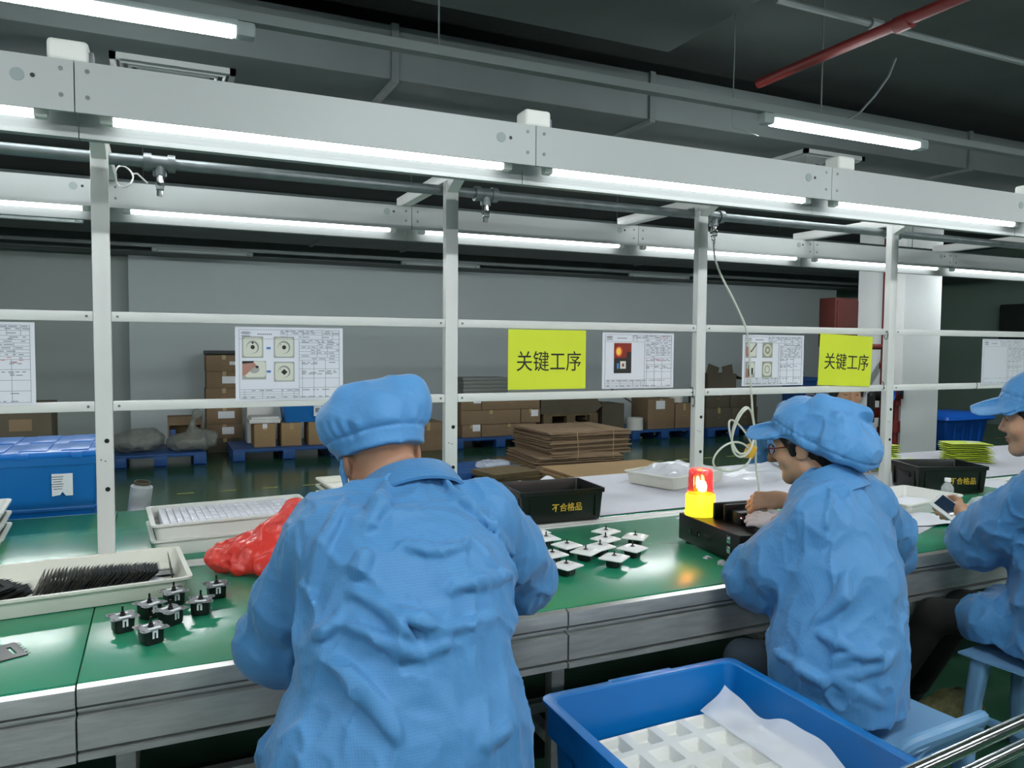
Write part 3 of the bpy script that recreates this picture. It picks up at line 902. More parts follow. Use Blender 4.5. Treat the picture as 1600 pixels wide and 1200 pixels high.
# black dimmer mechanisms
def mechanism(label):
    t = thing('dimmer_mechanism', label, 'dimmer', (0, 0, 0), 0, 'black dimmer mechanisms')
    b = MB().loft([rr(.022, .022, .006, 0, 3), rr(.026, .026, .006, .004, 3), rr(.027, .027, .006, .04, 3), rr(.03, .03, .006, .044, 3)])
    b.build('black_body', M['black'], t)
    p = MB()
    h = .039
    poly = [(-h, -h+.006), (-h+.006, -h), (-.012, -h), (-.01, -h+.006), (.01, -h+.006), (.012, -h), (h-.006, -h), (h, -h+.006), (h, -.012), (h-.006, -.01), (h-.006, .01), (h, .012),
            (h, h-.006), (h-.006, h), (.012, h), (.01, h-.006), (-.01, h-.006), (-.012, h), (-h+.006, h), (-h, h-.006), (-h, .012), (-h+.006, .01), (-h+.006, -.01), (-h, -.012)]
    p.prism(poly, .044, .0456).build('mounting_plate', M['steel'], t, 0)
    for x, y, w, d in ((-.03, -.024, .003, .018), (.03, .024, .003, .018), (.024, -.03, .018, .003), (-.024, .03, .018, .003), (-.031, .02, .007, .007), (.031, -.018, .007, .007)):
        MB().box((x, y, .0459), (w, d, .0008)).build('plate_slot', M['black'], t, 0)
    for y in (-.019, .019):
        MB().box((.002, y, .0462), (.034, .012, .001)).build('white_sticker', M['label_white'], t, 0)
    MB().lathe([(.0085, .0456), (.0085, .05), (.006, .052), (.006, .058), (.0032, .059), (.0032, .074)], 12).build('spindle', M['black'], t)
    MB().box((-.005, -.0272, .03), (.005, .002, .022)).box((.005, -.0272, .03), (.005, .002, .022)).box((0, -.0272, .0385), (.014, .002, .006)).build('claw_clip', M['label_white'], t, 0)
    return t
m0 = None
for (x, y, rz, lab) in ((-.110, 2.480, .30, 'black dimmer mechanism at the far left of its group, nearest the cream tray'),
                        (-.034, 2.350, .42, 'black dimmer mechanism nearest the bench edge'),
                        (-.040, 2.572, .62, 'black dimmer mechanism in the middle of the group, next to the cream tray side'),
                        (.018, 2.485, .70, 'black dimmer mechanism at the centre of the group, a white clip on its side'),
                        (.030, 2.668, .35, 'black dimmer mechanism beside the right corner of the cream tray'),
                        (.105, 2.545, -.18, 'black dimmer mechanism at the right of the group with a white clip facing front'),
                        (.160, 2.690, .15, 'black dimmer mechanism furthest right, near the red bag')):
    o = mechanism(lab) if m0 is None else dup(m0, label=lab)
    m0 = m0 or o
    o.location = (x, y, ZM)
    o.rotation_euler = (0, 0, rz)

# white grid trays full of covers
GR = math.radians(3.5)
def grid_tray(z, label):
    return open_tray('cover_tray', label, 'tray', (.276, 3.49, z), GR, .66, .40, .066, M['white_plastic'], taper=.93, r=.02, rim=.014)
gt = grid_tray(ZM, 'lower white tray of covers beneath the top one, behind the red bag')
grid_tray(ZM+.062, 'upper white tray filled with rows of white covers, behind the red bag')
RG = Matrix.Rotation(GR, 3, 'Z')
cv0 = None
rows = ['front row', 'second row from the front', 'third row from the front', 'fourth row from the front', 'back row']
for r in range(5):
    for c in range(20):
        lab = 'white cover in the %s of the upper tray, %s from left' % (rows[r], ORD[c])
        if cv0 is None:
            cv0 = thing('plastic_cover', lab, 'cover', (0, 0, 0), 0, 'white covers in the upper tray')
            MB().box((0, 0, .026), (.0238, .0635, .052), None, .002).build('cover_shell', M['cover_white'], cv0)
            MB().box((0, -.02, .0525), (.016, .012, .0016)).build('cover_tab', M['cover_white'], cv0, 0)
            o = cv0
        else:
            o = dup(cv0, label=lab)
        p = Vector((-.27+c*.0275, -.14+r*.0665, 0))
        o.location = Vector((.276, 3.49, ZM+.062+.0075)) + RG @ p
        o.rotation_euler = (U(-.02, .02), 0, GR)
for c in range(16):
    o = dup(cv0, label='white cover visible in the gap of the lower tray, %s from left' % ORD[c])
    o.location = Vector((.276, 3.49, ZM+.0075)) + RG @ Vector((-.23+c*.03, -.14, 0))
    o['group'] = 'white covers in the lower tray'
    o.scale = (1, 1, .95)
# nested trays: left edge and behind the first worker
for i in range(3):
    open_tray('stacked_tray', 'cream tray at the left frame edge, %s of three nested' % ['lowest', 'middle', 'topmost'][i], 'tray', (-.84, 3.76, ZM+i*.052), .05, .5, .36, .05, M['white_plastic'], group='nested trays at the left edge')
for i in range(4):
    open_tray('stacked_tray', 'cream tray nested beside the worker\'s left shoulder, %s of four' % ['lowest', 'second', 'third', 'topmost'][i], 'tray', (.99, 3.86, ZP+i*.0352), .04, .52, .36, .034, M['cream_plastic'], group='nested trays behind the first worker')

# black reject bins
def reject_bin(label, loc, rot, w=.44, d=.3, h=.152, tx=0.02, ts=.042):
    t = thing('reject_bin', label, 'bin', loc, rot, 'black reject bins')
    a, c = w/2, d/2
    th = .004
    b = MB().loft([rr(a-.018, c-.018, .012, 0), rr(a-.016, c-.016, .012, .012), rr(a-.008, c-.008, .012, h-.022), rr(a, c, .012, h-.02), rr(a, c, .012, h), rr(a-.008, c-.008, .01, h),
                   rr(a-.012, c-.012, .01, h-.02), rr(a-.022, c-.022, .01, th)])
    b.build('bin_body', M['black_bin'], t)
    for x in (-a+.05, a-.05):
        MB().box((x, -c+.012, h*.46), (.006, .012, h-.05)).build('rib', M['black_bin'], t)
    for y in (-c+.05, c-.05):
        for x in (-a+.012, a-.012):
            MB().box((x, y, h*.46), (.012, .006, h-.05)).build('rib', M['black_bin'], t)
    MB().box((-a+.01, 0, h*.62), (.012, .12, .03), None, .003).build('side_grip', M['black_bin'], t)
    text_mesh('lettering', '不合格品', ts, .0004, M['ylw_ink'], t, Matrix.Translation((tx, -c+.0118-.003, h*.46)) @ Matrix.Rotation(PI/2+.055, 4, 'X'), .0005, .95)
    return t
reject_bin('black reject bin right of the first worker, in front of the cardboard stack', (1.735, 3.305, ZP), math.radians(-3.5))
reject_bin('black reject bin beside the fourth post with a bottle in front of it', (4.20, 3.06, ZP), math.radians(-21), .43, .31, .155, .06)

# white dimmers on the mat
def white_dimmer(label):
    t = thing('white_dimmer', label, 'dimmer', (0, 0, 0), 0, 'finished white dimmers')
    MB().loft([rr(.021, .021, .005, 0, 3), rr(.025, .025, .005, .004, 3), rr(.026, .026, .005, .032, 3)]).build('black_body', M['black'], t)
    MB().loft([rr(.0475, .0475, .006, .032, 4), rr(.0483, .0483, .006, .034, 4), rr(.0475, .0475, .006, .0365, 4), rr(.031, .031, .012, .044, 4), rr(.027, .027, .012, .0445, 4), rr(.024, .024, .0235, .043, 4), rr(.02, .02, .0195, .0432, 4)]).build('face_plate', M['white_gloss'], t, 30)
    MB().lathe([(.0095, .0432), (.0095, .0452), (.0055, .0455), (.003, .0462), (.003, .062), (.0028, .0622)], 14).build('spindle', M['black'], t)
    MB().box((.006, -.0265, .018), (.004, .002, .026)).box((-.006, -.0265, .018), (.004, .002, .026)).build('claw_clip', M['steel'], t, 0)
    return t
w0 = None
for (x, y, rz, lab) in ((1.475, 2.945, .15, 'white dimmer at the back left, closest to the black bin'), (1.466, 2.835, .05, 'white dimmer second from the black bin in the left string'),
                        (1.492, 2.700, .25, 'white dimmer in the middle of the left string'), (1.515, 2.588, .55, 'white dimmer of the left string touching the right string'),
                        (1.375, 2.605, .20, 'white dimmer leftmost, beside the worker\'s sleeve'), (1.352, 2.450, .38, 'white dimmer closest to the bench edge at left'),
                        (1.760, 2.835, .40, 'white dimmer at the back of the right string'), (1.690, 2.725, .35, 'white dimmer second from the back in the right string'),
                        (1.606, 2.630, .30, 'white dimmer third from the back in the right string'), (1.572, 2.470, .62, 'white dimmer at the front of the right string, tilted'),
                        (1.825, 2.705, .72, 'white dimmer rightmost and behind, nearest the beacon box'), (1.712, 2.555, .42, 'white dimmer rightmost and in front, with clips below')):
    o = white_dimmer(lab) if w0 is None else dup(w0, label=lab)
    w0 = w0 or o
    o.location = (x, y, ZM)
    o.rotation_euler = (0, 0, rz)
for x, y, rz, lab in ((2.52, 2.52, .3, 'white dimmer waiting behind the gloved hand, left one'), (2.63, 2.63, .1, 'white dimmer waiting beside the bare wrist, right one')):
    o = dup(w0, label=lab)
    o.location = (x, y, ZM)
    o.rotation_euler = (0, 0, rz)

# tester box with beacon lamp
FR = math.radians(-5.0)
FC = Vector((2.2, 2.475, ZM))
t = thing('tester_box', 'black test box with clamp blocks under the lit beacon lamp', 'test box', FC, FR)
MB().box((0, 0, .064), (.34, .43, .112), None, .004).build('box_body', M['black'], t)
for x in (-.14, .14):
    for y in (-.18, .18):
        MB().cyl((x, y, 0), (x, y, .01), .012).build('foot', M['rubber'], t)
MB().box((-.1705, .09, .06), (.003, .05, .03), None, .006).build('power_inlet', M['rubber'], t)
for y in (.055, .125):
    MB().cyl((-.1705, y, .06), (-.173, y, .06), .004, n=10).build('screw', M['chrome'], t)
MB().box((-.1705, -.005, .062), (.003, .05, .026), None, .002).build('switch_opening', M['rubber'], t)
for z in (.05, .09):
    MB().box((-.172, -.15, z), (.006, .024, .03), None, .003).build('latch', M['chrome'], t)
for y, x0, x1 in ((.06, -.1, .17), (.015, -.08, .17)):
    MB().box(((x0+x1)/2, y, .155), (x1-x0, .016, .07), None, .005).build('clamp_block', M['black'], t)
MB().box((.03, -.035, .145), (.18, .075, .05), None, .004).build('test_block', M['black'], t)
g = MB()
for k in range(3):
    g.box((-.01+.018*k-.018, -.076, .147), (.004, .008, .046))
    g.box((-.01, -.076, .127+.019*k), (.04, .008, .004))
g.build('terminal_grid', M['label_white'], t, 0)
for x in (-.06, -.045):
    MB().cyl((x, -.073, .15), (x, -.085, .15), .006, n=12).build('contact_screw', M['chrome'], t)
lx, ly = 2.108, 2.635
t = thing('beacon_lamp', 'lit warning beacon with red dome and glowing yellow base on the test box', 'beacon lamp', (lx, ly, ZM+.1205))
MB().lathe([(.064, 0), (.066, .004), (.066, .016), (.062, .018)], 32).build('base_ring', M['lamp_yel'], t)
MB().lathe([(.062, .018), (.0625, .085), (.058, .092), (.056, .094)], 32).build('yellow_base', M['lamp_yel'], t)
MB().lathe([(.058, .094), (.058, .1), (.054, .104), (.052, .165), (.05, .19), (.044, .198), (.02, .2)], 32).build('red_dome', M['lamp_red'], t)
MB().lathe([(.004, .1), (.016, .105), (.02, .125), (.014, .145), (.004, .15)], 16, (.0, -.012, 0)).build('bulb', M['bulb'], t)
MB().sheet(lambda u, v: (.03*math.cos(u*PI)+0, .01+.03*math.sin(u*PI), .1+.07*v), 10, 2).build('reflector', M['chrome'], t)

# red plastic bag is built further down with the cloth shapes
# white trays and papers
t = open_tray('film_tray', 'white tray heaped with plastic film on the cover paper behind the beacon', 'tray', (2.88, 3.84, ZP+.002), math.radians(17), .56, .38, .075, M['cream_plastic'], r=.03)
def lump(w, d, h, seed, n=26, m=16):
    rs = random.Random(seed)
    ph = [(rs.uniform(6, 16), rs.uniform(6, 16), rs.uniform(0, 6)) for _ in range(5)]
    def f(u, v):
        e = min(1, 6*u*(1-u)+.0)*min(1, 6*v*(1-v))
        z = h*e*(.7+.35*sum(math.sin(a*u+c)*math.cos(b*v-c) for a, b, c in ph)/2.5)
        return ((u-.5)*w+.01*math.sin(v*22+seed), (v-.5)*d+.01*math.sin(u*25), z)
    return MB().sheet(f, n, m, thick=.0015)
o = lump(.49, .31, .06, 3).build('plastic_film', M['film_white'])
o.location = (2.88, 3.84, ZP+.066); o.rotation_euler = (0, 0, math.radians(17))
tag(o, 'heap of milky plastic film lying in the white tray behind the beacon', 'plastic film')
o = lump(.6, .42, .05, 5).build('plastic_film', M['film_white'])
o.location = (3.62, 3.86, ZP); o.rotation_euler = (0, 0, .2)
tag(o, 'crumpled milky film on the cover paper beside the capped woman\'s face', 'plastic film')
o = lump(.2, .16, .04, 8).build('plastic_film', M['film_white'])
o.location = (2.42, 3.02, ZM); o.rotation_euler = (0, 0, .5)
tag(o, 'small crumpled film right behind the beacon lamp', 'plastic film')
t = open_tray('parts_tray', 'white tray with white parts in front of the right black bin', 'tray', (3.60, 2.80, ZM), math.radians(8), .54, .34, .066, M['white_plastic'], r=.03)
o = lump(.44, .25, .03, 12).build('tissue_liner', M['paper'])
o.location = (3.60, 2.80, ZM+.01); o.rotation_euler = (0, 0, math.radians(8))
tag(o, 'white tissue with small parts inside the tray by the right bin', 'liner')
def paper(name, loc, rz, w, d, label, seed=1, m='paper', amp=.006):
    o = MB().sheet(lambda u, v: ((u-.5)*w, (v-.5)*d, .0015+amp*(.5+.5*math.sin(u*7+seed))*(.5+.5*math.cos(v*5+seed*2))), 12, 8, thick=.0012).build(name, M[m])
    o.location = loc
    o.rotation_euler = (0, 0, rz)
    return tag(o, label, 'paper')
paper('loose_paper', (3.17, 2.48, ZM), .35, .34, .2, 'white sheet lying in front of the white tray near the bench edge', 2)
paper('loose_paper', (3.40, 2.50, ZM+.009), -.25, .3, .2, 'crumpled white sheet under the right worker\'s hands', 4, 'paper', .016)
paper('loose_paper', (2.92, 2.40, ZM), .9, .1, .07, 'small white slip beside the capped woman\'s elbow', 3)
paper('loose_paper', (1.62, 3.92, ZP+.001), .2, .22, .16, 'crumpled white paper behind the left black bin', 6, 'paper', .03)
paper('loose_paper', (2.05, 4.0, ZP+.001), .4, .3, .2, 'raised white paper edge right of the left black bin', 7, 'paper', .035)
paper('loose_paper', (4.72, 3.1, ZM), .2, .3, .4, 'printed white sheet right of the right black bin', 5)
# bottle
t = thing('water_bottle', 'small clear bottle with white cap in front of the right black bin', 'bottle', (3.93, 2.80, ZM))
MB().lathe([(.03, 0), (.033, .004), (.033, .05), (.031, .055), (.033, .06), (.031, .082), (.02, .1), (.013, .108), (.013, .118)], 24).build('bottle_body', M['glass'], t)
MB().lathe([(.0165, .112), (.0165, .13), (.015, .132)], 24).build('cap', M['white_gloss'], t)
t = thing('film_roll', 'short white film roll lying by the right black bin', 'roll', (4.33, 2.76, ZM+.021), .5)
MB().cyl((-.06, 0, 0), (.06, 0, 0), .021, n=18).build('roll_body', M['white_plastic'], t)
MB().cyl((-.061, 0, 0), (-.0605, 0, 0), .009, n=12).build('roll_core', M['print'], t)
o = lump(.16, .12, .05, 15, 14, 10).build('clear_bag', M['film'])
o.location = (4.02, 2.66, ZM); o.rotation_euler = (0, 0, .3)
tag(o, 'small clear bag of parts behind the phone', 'bag')
# small plastic scraps in front of the test box
for i, (x, y) in enumerate(((1.98, 2.42), (1.995, 2.35), (1.97, 2.33), (1.985, 2.29))):
    o = lump(.022, .016, .008, 20+i, 6, 5).build('plastic_scrap', M['film'])
    o.location = (x, y, ZM)
    tag(o, 'tiny clear plastic scrap in front of the test box, %s from the beacon' % ORD[i], 'scrap', 'plastic scraps')

# yellow green card sleeves
ys0 = None
def card_stack(cx, cy, n, rz, place, fan, z0=ZP+.003):
    global ys0
    for i in range(n):
        lab = 'yellow-green card sleeve %s, %s from the bottom' % (place, ORD[i])
        if ys0 is None:
            ys0 = thing('card_sleeve', lab, 'card sleeve', (0, 0, 0), 0, 'yellow-green card sleeves')
            MB().sheet(lambda u, v: ((u-.5)*.3, (v-.5)*.2, .003+.004*math.sin(u*PI)), 8, 2, thick=.002).build('card_top', M['yellow_pack'], ys0)
            MB().sheet(lambda u, v: ((u-.5)*.3, (v-.5)*.2, .0008+.003*math.sin(u*PI)), 8, 2, thick=.0015).build('card_underside', M['pack_dark'], ys0)
            MB().box((.06, .02, .0078), (.09, .06, .0006)).build('card_label', M['label_white'], ys0, 0)
            o = ys0
        else:
            o = dup(ys0, label=lab)
        o.location = (cx+fan[0]*i+U(-.012, .012), cy+fan[1]*i+U(-.012, .012), z0+i*.0135)
        o.rotation_euler = (0, -.0, rz+U(-.14, .14))
card_stack(5.45, 3.74, 10, -.5, 'in the stack behind the right black bin', (.004, .004))
card_stack(4.50, 3.72, 6, -.35, 'in the low stack left of the fourth post', (-.002, .004))
card_stack(4.78, 3.98, 9, .1, 'in the taller stack left of the fourth post', (.004, .004))
o = dup(ys0, label='single yellow-green card sleeve lying flat behind the right black bin')
o.location = (4.98, 3.92, ZP+.003); o.rotation_euler = (0, 0, .3)

# blue crates behind the bench at left
def lidded_crate(label, z):
    t = thing('lidded_crate', label, 'crate', (-.66, 4.68, z), 0, 'blue lidded crates behind the bench')
    w, d, h = .74, .72, .335
    MB().loft([rr(w/2-.03, d/2-.03, .02, 0), rr(w/2-.02, d/2-.02, .02, .02), rr(w/2-.02, d/2-.02, .02, .035), rr(w/2-.012, d/2-.012, .02, .04), rr(w/2-.012, d/2-.012, .02, .05),
               rr(w/2-.016, d/2-.016, .02, .055), rr(w/2-.006, d/2-.006, .02, h-.07), rr(w/2, d/2, .02, h-.068), rr(w/2, d/2, .02, h-.03)]).build('crate_body', M['blue_crate'], t)
    for s in (-1, 1):
        b = MB().box((0, s*d/4, h-.016), (w+.01, d/2-.004, .03), None, .006)
        for k in range(4):
            b.box((-.27+k*.18, s*(d/4), h+.0015), (.12, d/2-.06, .006), None, .002)
        b.build('lid_flap', M['blue_lid'], t)
    for x in (-.2, .05, .28):
        MB().box((x, -d/2-.002, h-.02), (.05, .012, .03), None, .003).build('lid_hinge', M['blue_lid'], t)
    return t
for i, lab in enumerate(('lowest blue lidded crate of the stack behind the bench', 'middle blue lidded crate of the stack behind the bench', 'topmost blue lidded crate behind the leftmost post, with a torn paper label')):
    t = lidded_crate(lab, i*.345)
MB().prism([(-.045, -.055), (-.01, -.05), (.0, -.035), (.015, -.055), (.045, -.055), (.045, .055), (-.045, .055)], 0, .0008, Matrix.Translation((.215, -.361, .17)) @ Matrix.Rotation(PI/2, 4, 'X')).build('torn_label', M['label_white'], t, 0)
b = MB()
for k in range(6):
    b.box((.195, -.3625, .21-.012*k), (.05-.006*(k % 3), .0006, .003))
b.build('label_print', M['print_dark'], t, 0)
t = thing('carton', 'small brown carton behind the bench carrying the film roll', 'carton', (-.1, 4.5, 0))
MB().box((0, 0, .19), (.26, .3, .38), None, .004).build('carton_body', M['carton'], t)
MB().box((0, 0, .3805), (.05, .3, .001)).build('tape', M['tape'], t, 0)
t = thing('stretch_film_roll', 'upright roll of stretch film just behind the bench, right of the leftmost post', 'roll', (-.15, 4.42, .393))
t.rotation_euler = (.1, .13, 0)
MB().loft([[(r*math.cos(a), r*math.sin(a), z) for a in [2*PI*i/28 for i in range(28)]] for r, z in ((.05, .0), (.053, .002), (.053, .43), (.05, .432), (.041, .432), (.038, .45), (.034, .45), (.034, .02))], True, True).build('film_body', M['film_white'], t)
MB().loft([[(r*math.cos(a), r*math.sin(a), z) for a in [2*PI*i/24 for i in range(24)]] for r, z in ((.0395, .0), (.0395, .455), (.0335, .455), (.0335, .03))], True, True).build('cardboard_core', M['carton_dark'], t)

# big blue crate in the foreground with a bagged blister tray, on a dolly
BX, BY = 1.275, 1.43
W, D = .675, .84
t = thing('dolly', 'low dark dolly under the big blue crate', 'dolly', (BX, BY, 0))
MB().box((0, 0, .13), (.56, .7, .04), None, .006).build('platform', M['dark_metal'], t)
for x in (-.22, .22):
    for y in (-.29, .29):
        MB().cyl((x-.015, y, .05), (x+.015, y, .05), .05, n=20).build('caster', M['rubber'], t)
        MB().box((x, y, .1), (.05, .05, .03)).build('caster_fork', M['steel'], t, 0)
t = thing('turnover_crate', 'big open blue crate in the foreground holding a bagged white tray', 'crate', (BX, BY, .152))
a, c, h = W/2, D/2, .448
MB().loft([rr(a-.05, c-.05, .03, 0), rr(a-.045, c-.045, .03, .02), rr(a-.03, c-.03, .03, h-.1), rr(a-.012, c-.012, .03, h-.098), rr(a-.01, c-.01, .03, h-.012), rr(a, c, .035, h-.01), rr(a, c, .035, h-.002), rr(a-.004, c-.004, .033, h),
           rr(a-.026, c-.026, .03, h), rr(a-.03, c-.03, .03, h-.004), rr(a-.05, c-.05, .03, .03), rr(a-.055, c-.055, .03, .012)]).build('crate_body', M['blue_crate'], t)
b = MB()
for y in (-.28, -.1, .1, .28):
    for s in (-1, 1):
        MB().add([(s*(a+o_), y+e_, z_) for e_ in (-.006, .006) for o_, z_ in ((-.041, .04), (-.029, .33), (-.012, .33), (-.022, .04))], [(0, 1, 2, 3), (7, 6, 5, 4), (0, 4, 5, 1), (1, 5, 6, 2), (2, 6, 7, 3), (3, 7, 4, 0)]).build('outer_rib', M['blue_crate'], t)
for x in (-.2, 0, .2):
    for s in (-1, 1):
        MB().add([(x+e_, s*(c+o_), z_) for e_ in (-.006, .006) for o_, z_ in ((-.041, .04), (-.029, .33), (-.012, .33), (-.022, .04))], [(0, 1, 2, 3), (7, 6, 5, 4), (0, 4, 5, 1), (1, 5, 6, 2), (2, 6, 7, 3), (3, 7, 4, 0)]).build('outer_rib', M['blue_crate'], t)
for s in (-1, 1):
    MB().box((0, s*(c-.006), h-.012), (.22, .03, .025), None, .006).build('grip', M['blue_crate'], t)
t = thing('blister_tray', 'white vacuum formed tray of square pockets inside the big blue crate', 'tray', (BX+.035, BY, .164+.282))
def blister(u, v):
    x, y = (u-.5)*.49, (v-.5)*(D-.16)
    px, py = .098, .1
    fx, fy = abs((x/px+.5) % 1-.5)*2, abs((y/py+.5) % 1-.5)*2
    e = min(1, max(0, (.74-max(fx, fy))/.22))
    return (x, y, .034-.032*e*e*(3-2*e)+.004*math.sin(x*9+1)*math.sin(y*7))
MB().sheet(blister, 110, 120, thick=.001).build('pocket_sheet', M['white_plastic'], t, 25)
t2 = thing('carton', 'brown carton in the bottom of the big blue crate under the white tray', 'carton', (BX, BY, .165))
MB().box((0, 0, .138), (W-.2, D-.2, .274), None, .004).build('carton_body', M['carton'], t2)
def bagf(u, v):
    x, y = .165+.09*u, (v-.5)*(D-.14)
    return (x, y, .03+.055*u*u+.02*u*math.sin(y*17+1)+.006*math.sin(y*41)*math.sin(u*5))
o = MB().sheet(bagf, 16, 60).build('plastic_bag', M['film_white'])
o.location = (BX, BY, .164+.295)
tag(o, 'milky plastic bag edge along the right wall of the big blue crate', 'bag')
# chrome rail at lower right
t = thing('chrome_trolley_rail', 'pair of chrome tubes crossing the lower right corner', 'rail', (1.6, .95, 0))
for z, y, r in ((.812, .0, .0135), (.765, -.004, .0115), (.735, .012, .005)):
    MB().cyl((-.8, -.08+y, z), (.55, .05+y, z), r, n=16).build('chrome_tube', M['chrome'], t)
for x, y in ((-.79, -.08), (.54, .05)):
    MB().cyl((x, y, 0), (x, y, .815), .012, n=14).build('rail_post', M['chrome'], t)
# ------------------------------------------------------------------ goods along the back wall
def pallet(label, x0, x1, y0, y1, m='blue_pallet', h=.165, name='plastic_pallet', dark=False):
    t = thing(name, label, 'pallet', ((x0+x1)/2, (y0+y1)/2, 0))
    w, d = x1-x0, y1-y0
    n = 6
    for k in range(n):
        MB().box((0, -d/2+d*(k+.5)/n, h-.02), (w, d/n-.012, .04), None, .004).build('deck_board', M[m], t)
    for x in (-1, 0, 1):
        for y in (-1, 0, 1):
            MB().box((x*(w/2-.075), y*(d/2-.06), h/2-.012), (.15, .12, h-.03), None, .004).build('block', M[m], t)
    for x in (-1, 0, 1):
        MB().box((x*(w/2-.075), 0, .011), (.14, d, .022), None, .003).build('runner', M[m], t)
    return t
def carton(label, x0, x1, y0, z0, z1, depth=.4, m='carton', lab=None, tape=True, name='carton', group=None):
    t = thing(name, label, 'carton', ((x0+x1)/2, y0+depth/2, z0), 0, group)
    w, h = x1-x0-.006, z1-z0-.002
    MB().box((0, 0, h/2), (w, depth, h), None, .005).build('carton_body', M[m], t)
    if tape:
        MB().box((0, -.001, h/2), (.05 if w < .6 else .06, depth+.0, .004)).box((0, 0, h), (.05, depth, .0012)).box((0, -depth/2, h*.86), (.05, .0012, h*.28)).build('tape', M['tape'], t, 0)
    if lab:
        lx, lz, lw, lh = lab
        MB().box((lx*w, -depth/2-.001, lz*h), (lw, .0015, lh)).build('label', M['label_white'], t, 0)
    return t
pallet('blue pallet at the left under the grey plastic bags', -.54, .52, 10.4, 11.4)
pallet('blue pallet under the row of small brown cartons', .84, 2.25, 10.45, 11.45)
pallet('blue pallet under the long cartons right of the second post', 3.9, 5.4, 10.5, 11.5)
pallet('blue pallet beneath the labelled carton left of the third post', 7.0, 8.3, 10.5, 11.5)
pallet('dark blue pallet right of the third post under dark cartons', 8.42, 9.6, 10.35, 11.4)
pallet('blue pallet near the cardboard stack with a clear bag on it', 2.92, 3.76, 7.72, 8.46)
# tall tower of cartons left of the man's cap
z = 0
for i, (h, lab, m) in enumerate(((.2, None, 'carton_dark'), (.2, (.1, .55, .16, .1), 'carton'), (.27, (.05, .5, .22, .1), 'carton'), (.24, None, 'carton'), (.24, (.15, .5, .2, .1), 'carton'), (.23, (.28, .5, .12, .05), 'carton'))):
    carton('brown carton in the tall tower left of the capped man, %s from the floor' % ORD[i], .58+U(-.01, .01), 1.06, 11.5+U(0, .03), z, z+h, .44, m, lab, group='carton tower')
    z += h
t = thing('foam_sheet', 'dark grey sheet lying on top of the carton tower', 'sheet', (.82, 11.72, z))
MB().box((0, 0, .03), (.5, .46, .058), None, .006).build('sheet_body', M['dark_metal'], t)
# frame like open box and plastic bags on the left pallet
t = thing('open_carton', 'brown open carton with a blue item behind the grey bags', 'carton', (.29, 11.1, .168))
for x in (-.2, .2):
    MB().box((x, 0, .2), (.02, .3, .4)).build('carton_side', M['carton'], t, 0)
MB().box((0, 0, .395), (.42, .3, .02)).box((0, -.14, .34), (.42, .01, .09)).build('carton_flap', M['carton'], t, 0)
MB().box((0, .1, .2), (.38, .02, .38)).build('carton_back', M['carton_tan'], t, 0)
MB().box((-.15, -.06, .12), (.08, .1, .24), None, .01).build('blue_item', M['blue_pallet'], t)
# small cartons on the second pallet
for i, (x0, x1, lab) in enumerate(((1.12, 1.4, (.0, .9, .06, .06)), (1.47, 1.74, None), (1.83, 2.09, None))):
    carton(['small brown carton with a foam lid beside the tower', 'middle small brown carton under the blue crate', 'right small brown carton under the blue crate, by the man\'s cap'][i], x0, x1, 10.62, .167, .48, .4, 'carton_tan', lab)
t = thing('foam_sheet', 'pale foam sheet on the small carton beside the blue crate', 'sheet', (1.26, 10.82, .481))
MB().box((0, 0, .03), (.4, .42, .055), None, .01).box((.01, .02, .07), (.36, .38, .03), None, .01).build('sheet_body', M['white_plastic'], t)
t = thing('turnover_crate', 'blue crate with a paper label standing on the small brown cartons', 'crate', (1.83, 10.84, .482))
MB().loft([rr(.3, .19, .02, 0), rr(.33, .21, .02, .24), rr(.36, .23, .02, .242), rr(.36, .23, .02, .29), rr(.34, .21, .02, .29), rr(.29, .18, .02, .02)]).build('crate_body', M['blue_crate'], t)
MB().box((.12, -.225, .15), (.1, .012, .14)).build('label', M['label_white'], t, 0)
MB().box((.12, -.2315, .16), (.06, .001, .06)).build('label_mark', M['print'], t, 0)
carton('white carton behind the blue crate on the second pallet', 1.08, 1.45, 11.1, .167, .68, .3, 'white_plastic', None, False)
# long cartons, third pallet
carton('brown carton with a white label at the bottom left of the long carton pile', 4.06, 4.37, 10.6, .167, .355, .5, 'carton', (.25, .75, .12, .1))
carton('long brown carton at the bottom of the pile right of the second post', 4.38, 5.3, 10.62, .167, .355, .5, 'carton')
carton('long brown carton in the middle layer of the pile', 4.04, 5.02, 10.6, .357, .57, .5, 'carton')
carton('brown carton end with a white label in the middle layer', 5.03, 5.36, 10.6, .357, .57, .5, 'carton', (.2, .7, .12, .1))
carton('brown carton with a white label at the top left of the pile', 4.04, 4.37, 10.6, .572, .78, .5, 'carton', (.3, .75, .12, .1))
carton('long brown carton in the top layer, under the right part of the lower rail', 4.375, 5.35, 10.6, .572, .775, .5, 'carton')
t = thing('wrapped_bundle', 'grey film wrapped bundle on top of the long cartons', 'bundle', (4.46, 10.86, .782))
for k in range(5):
    MB().box((U(-.01, .01), 0, .03+.055*k), (.74, .45, .052), None, .012).build('wrapped_layer', M['bag_grey'], t)
MB().box((0, 0, .14), (.72, .43, .27), None, .01).build('bundle_core', M['conduit'], t)
carton('brown carton just left of the second post, right of the man', 3.3, 3.78, 10.6, 0, .42, .5, 'carton')
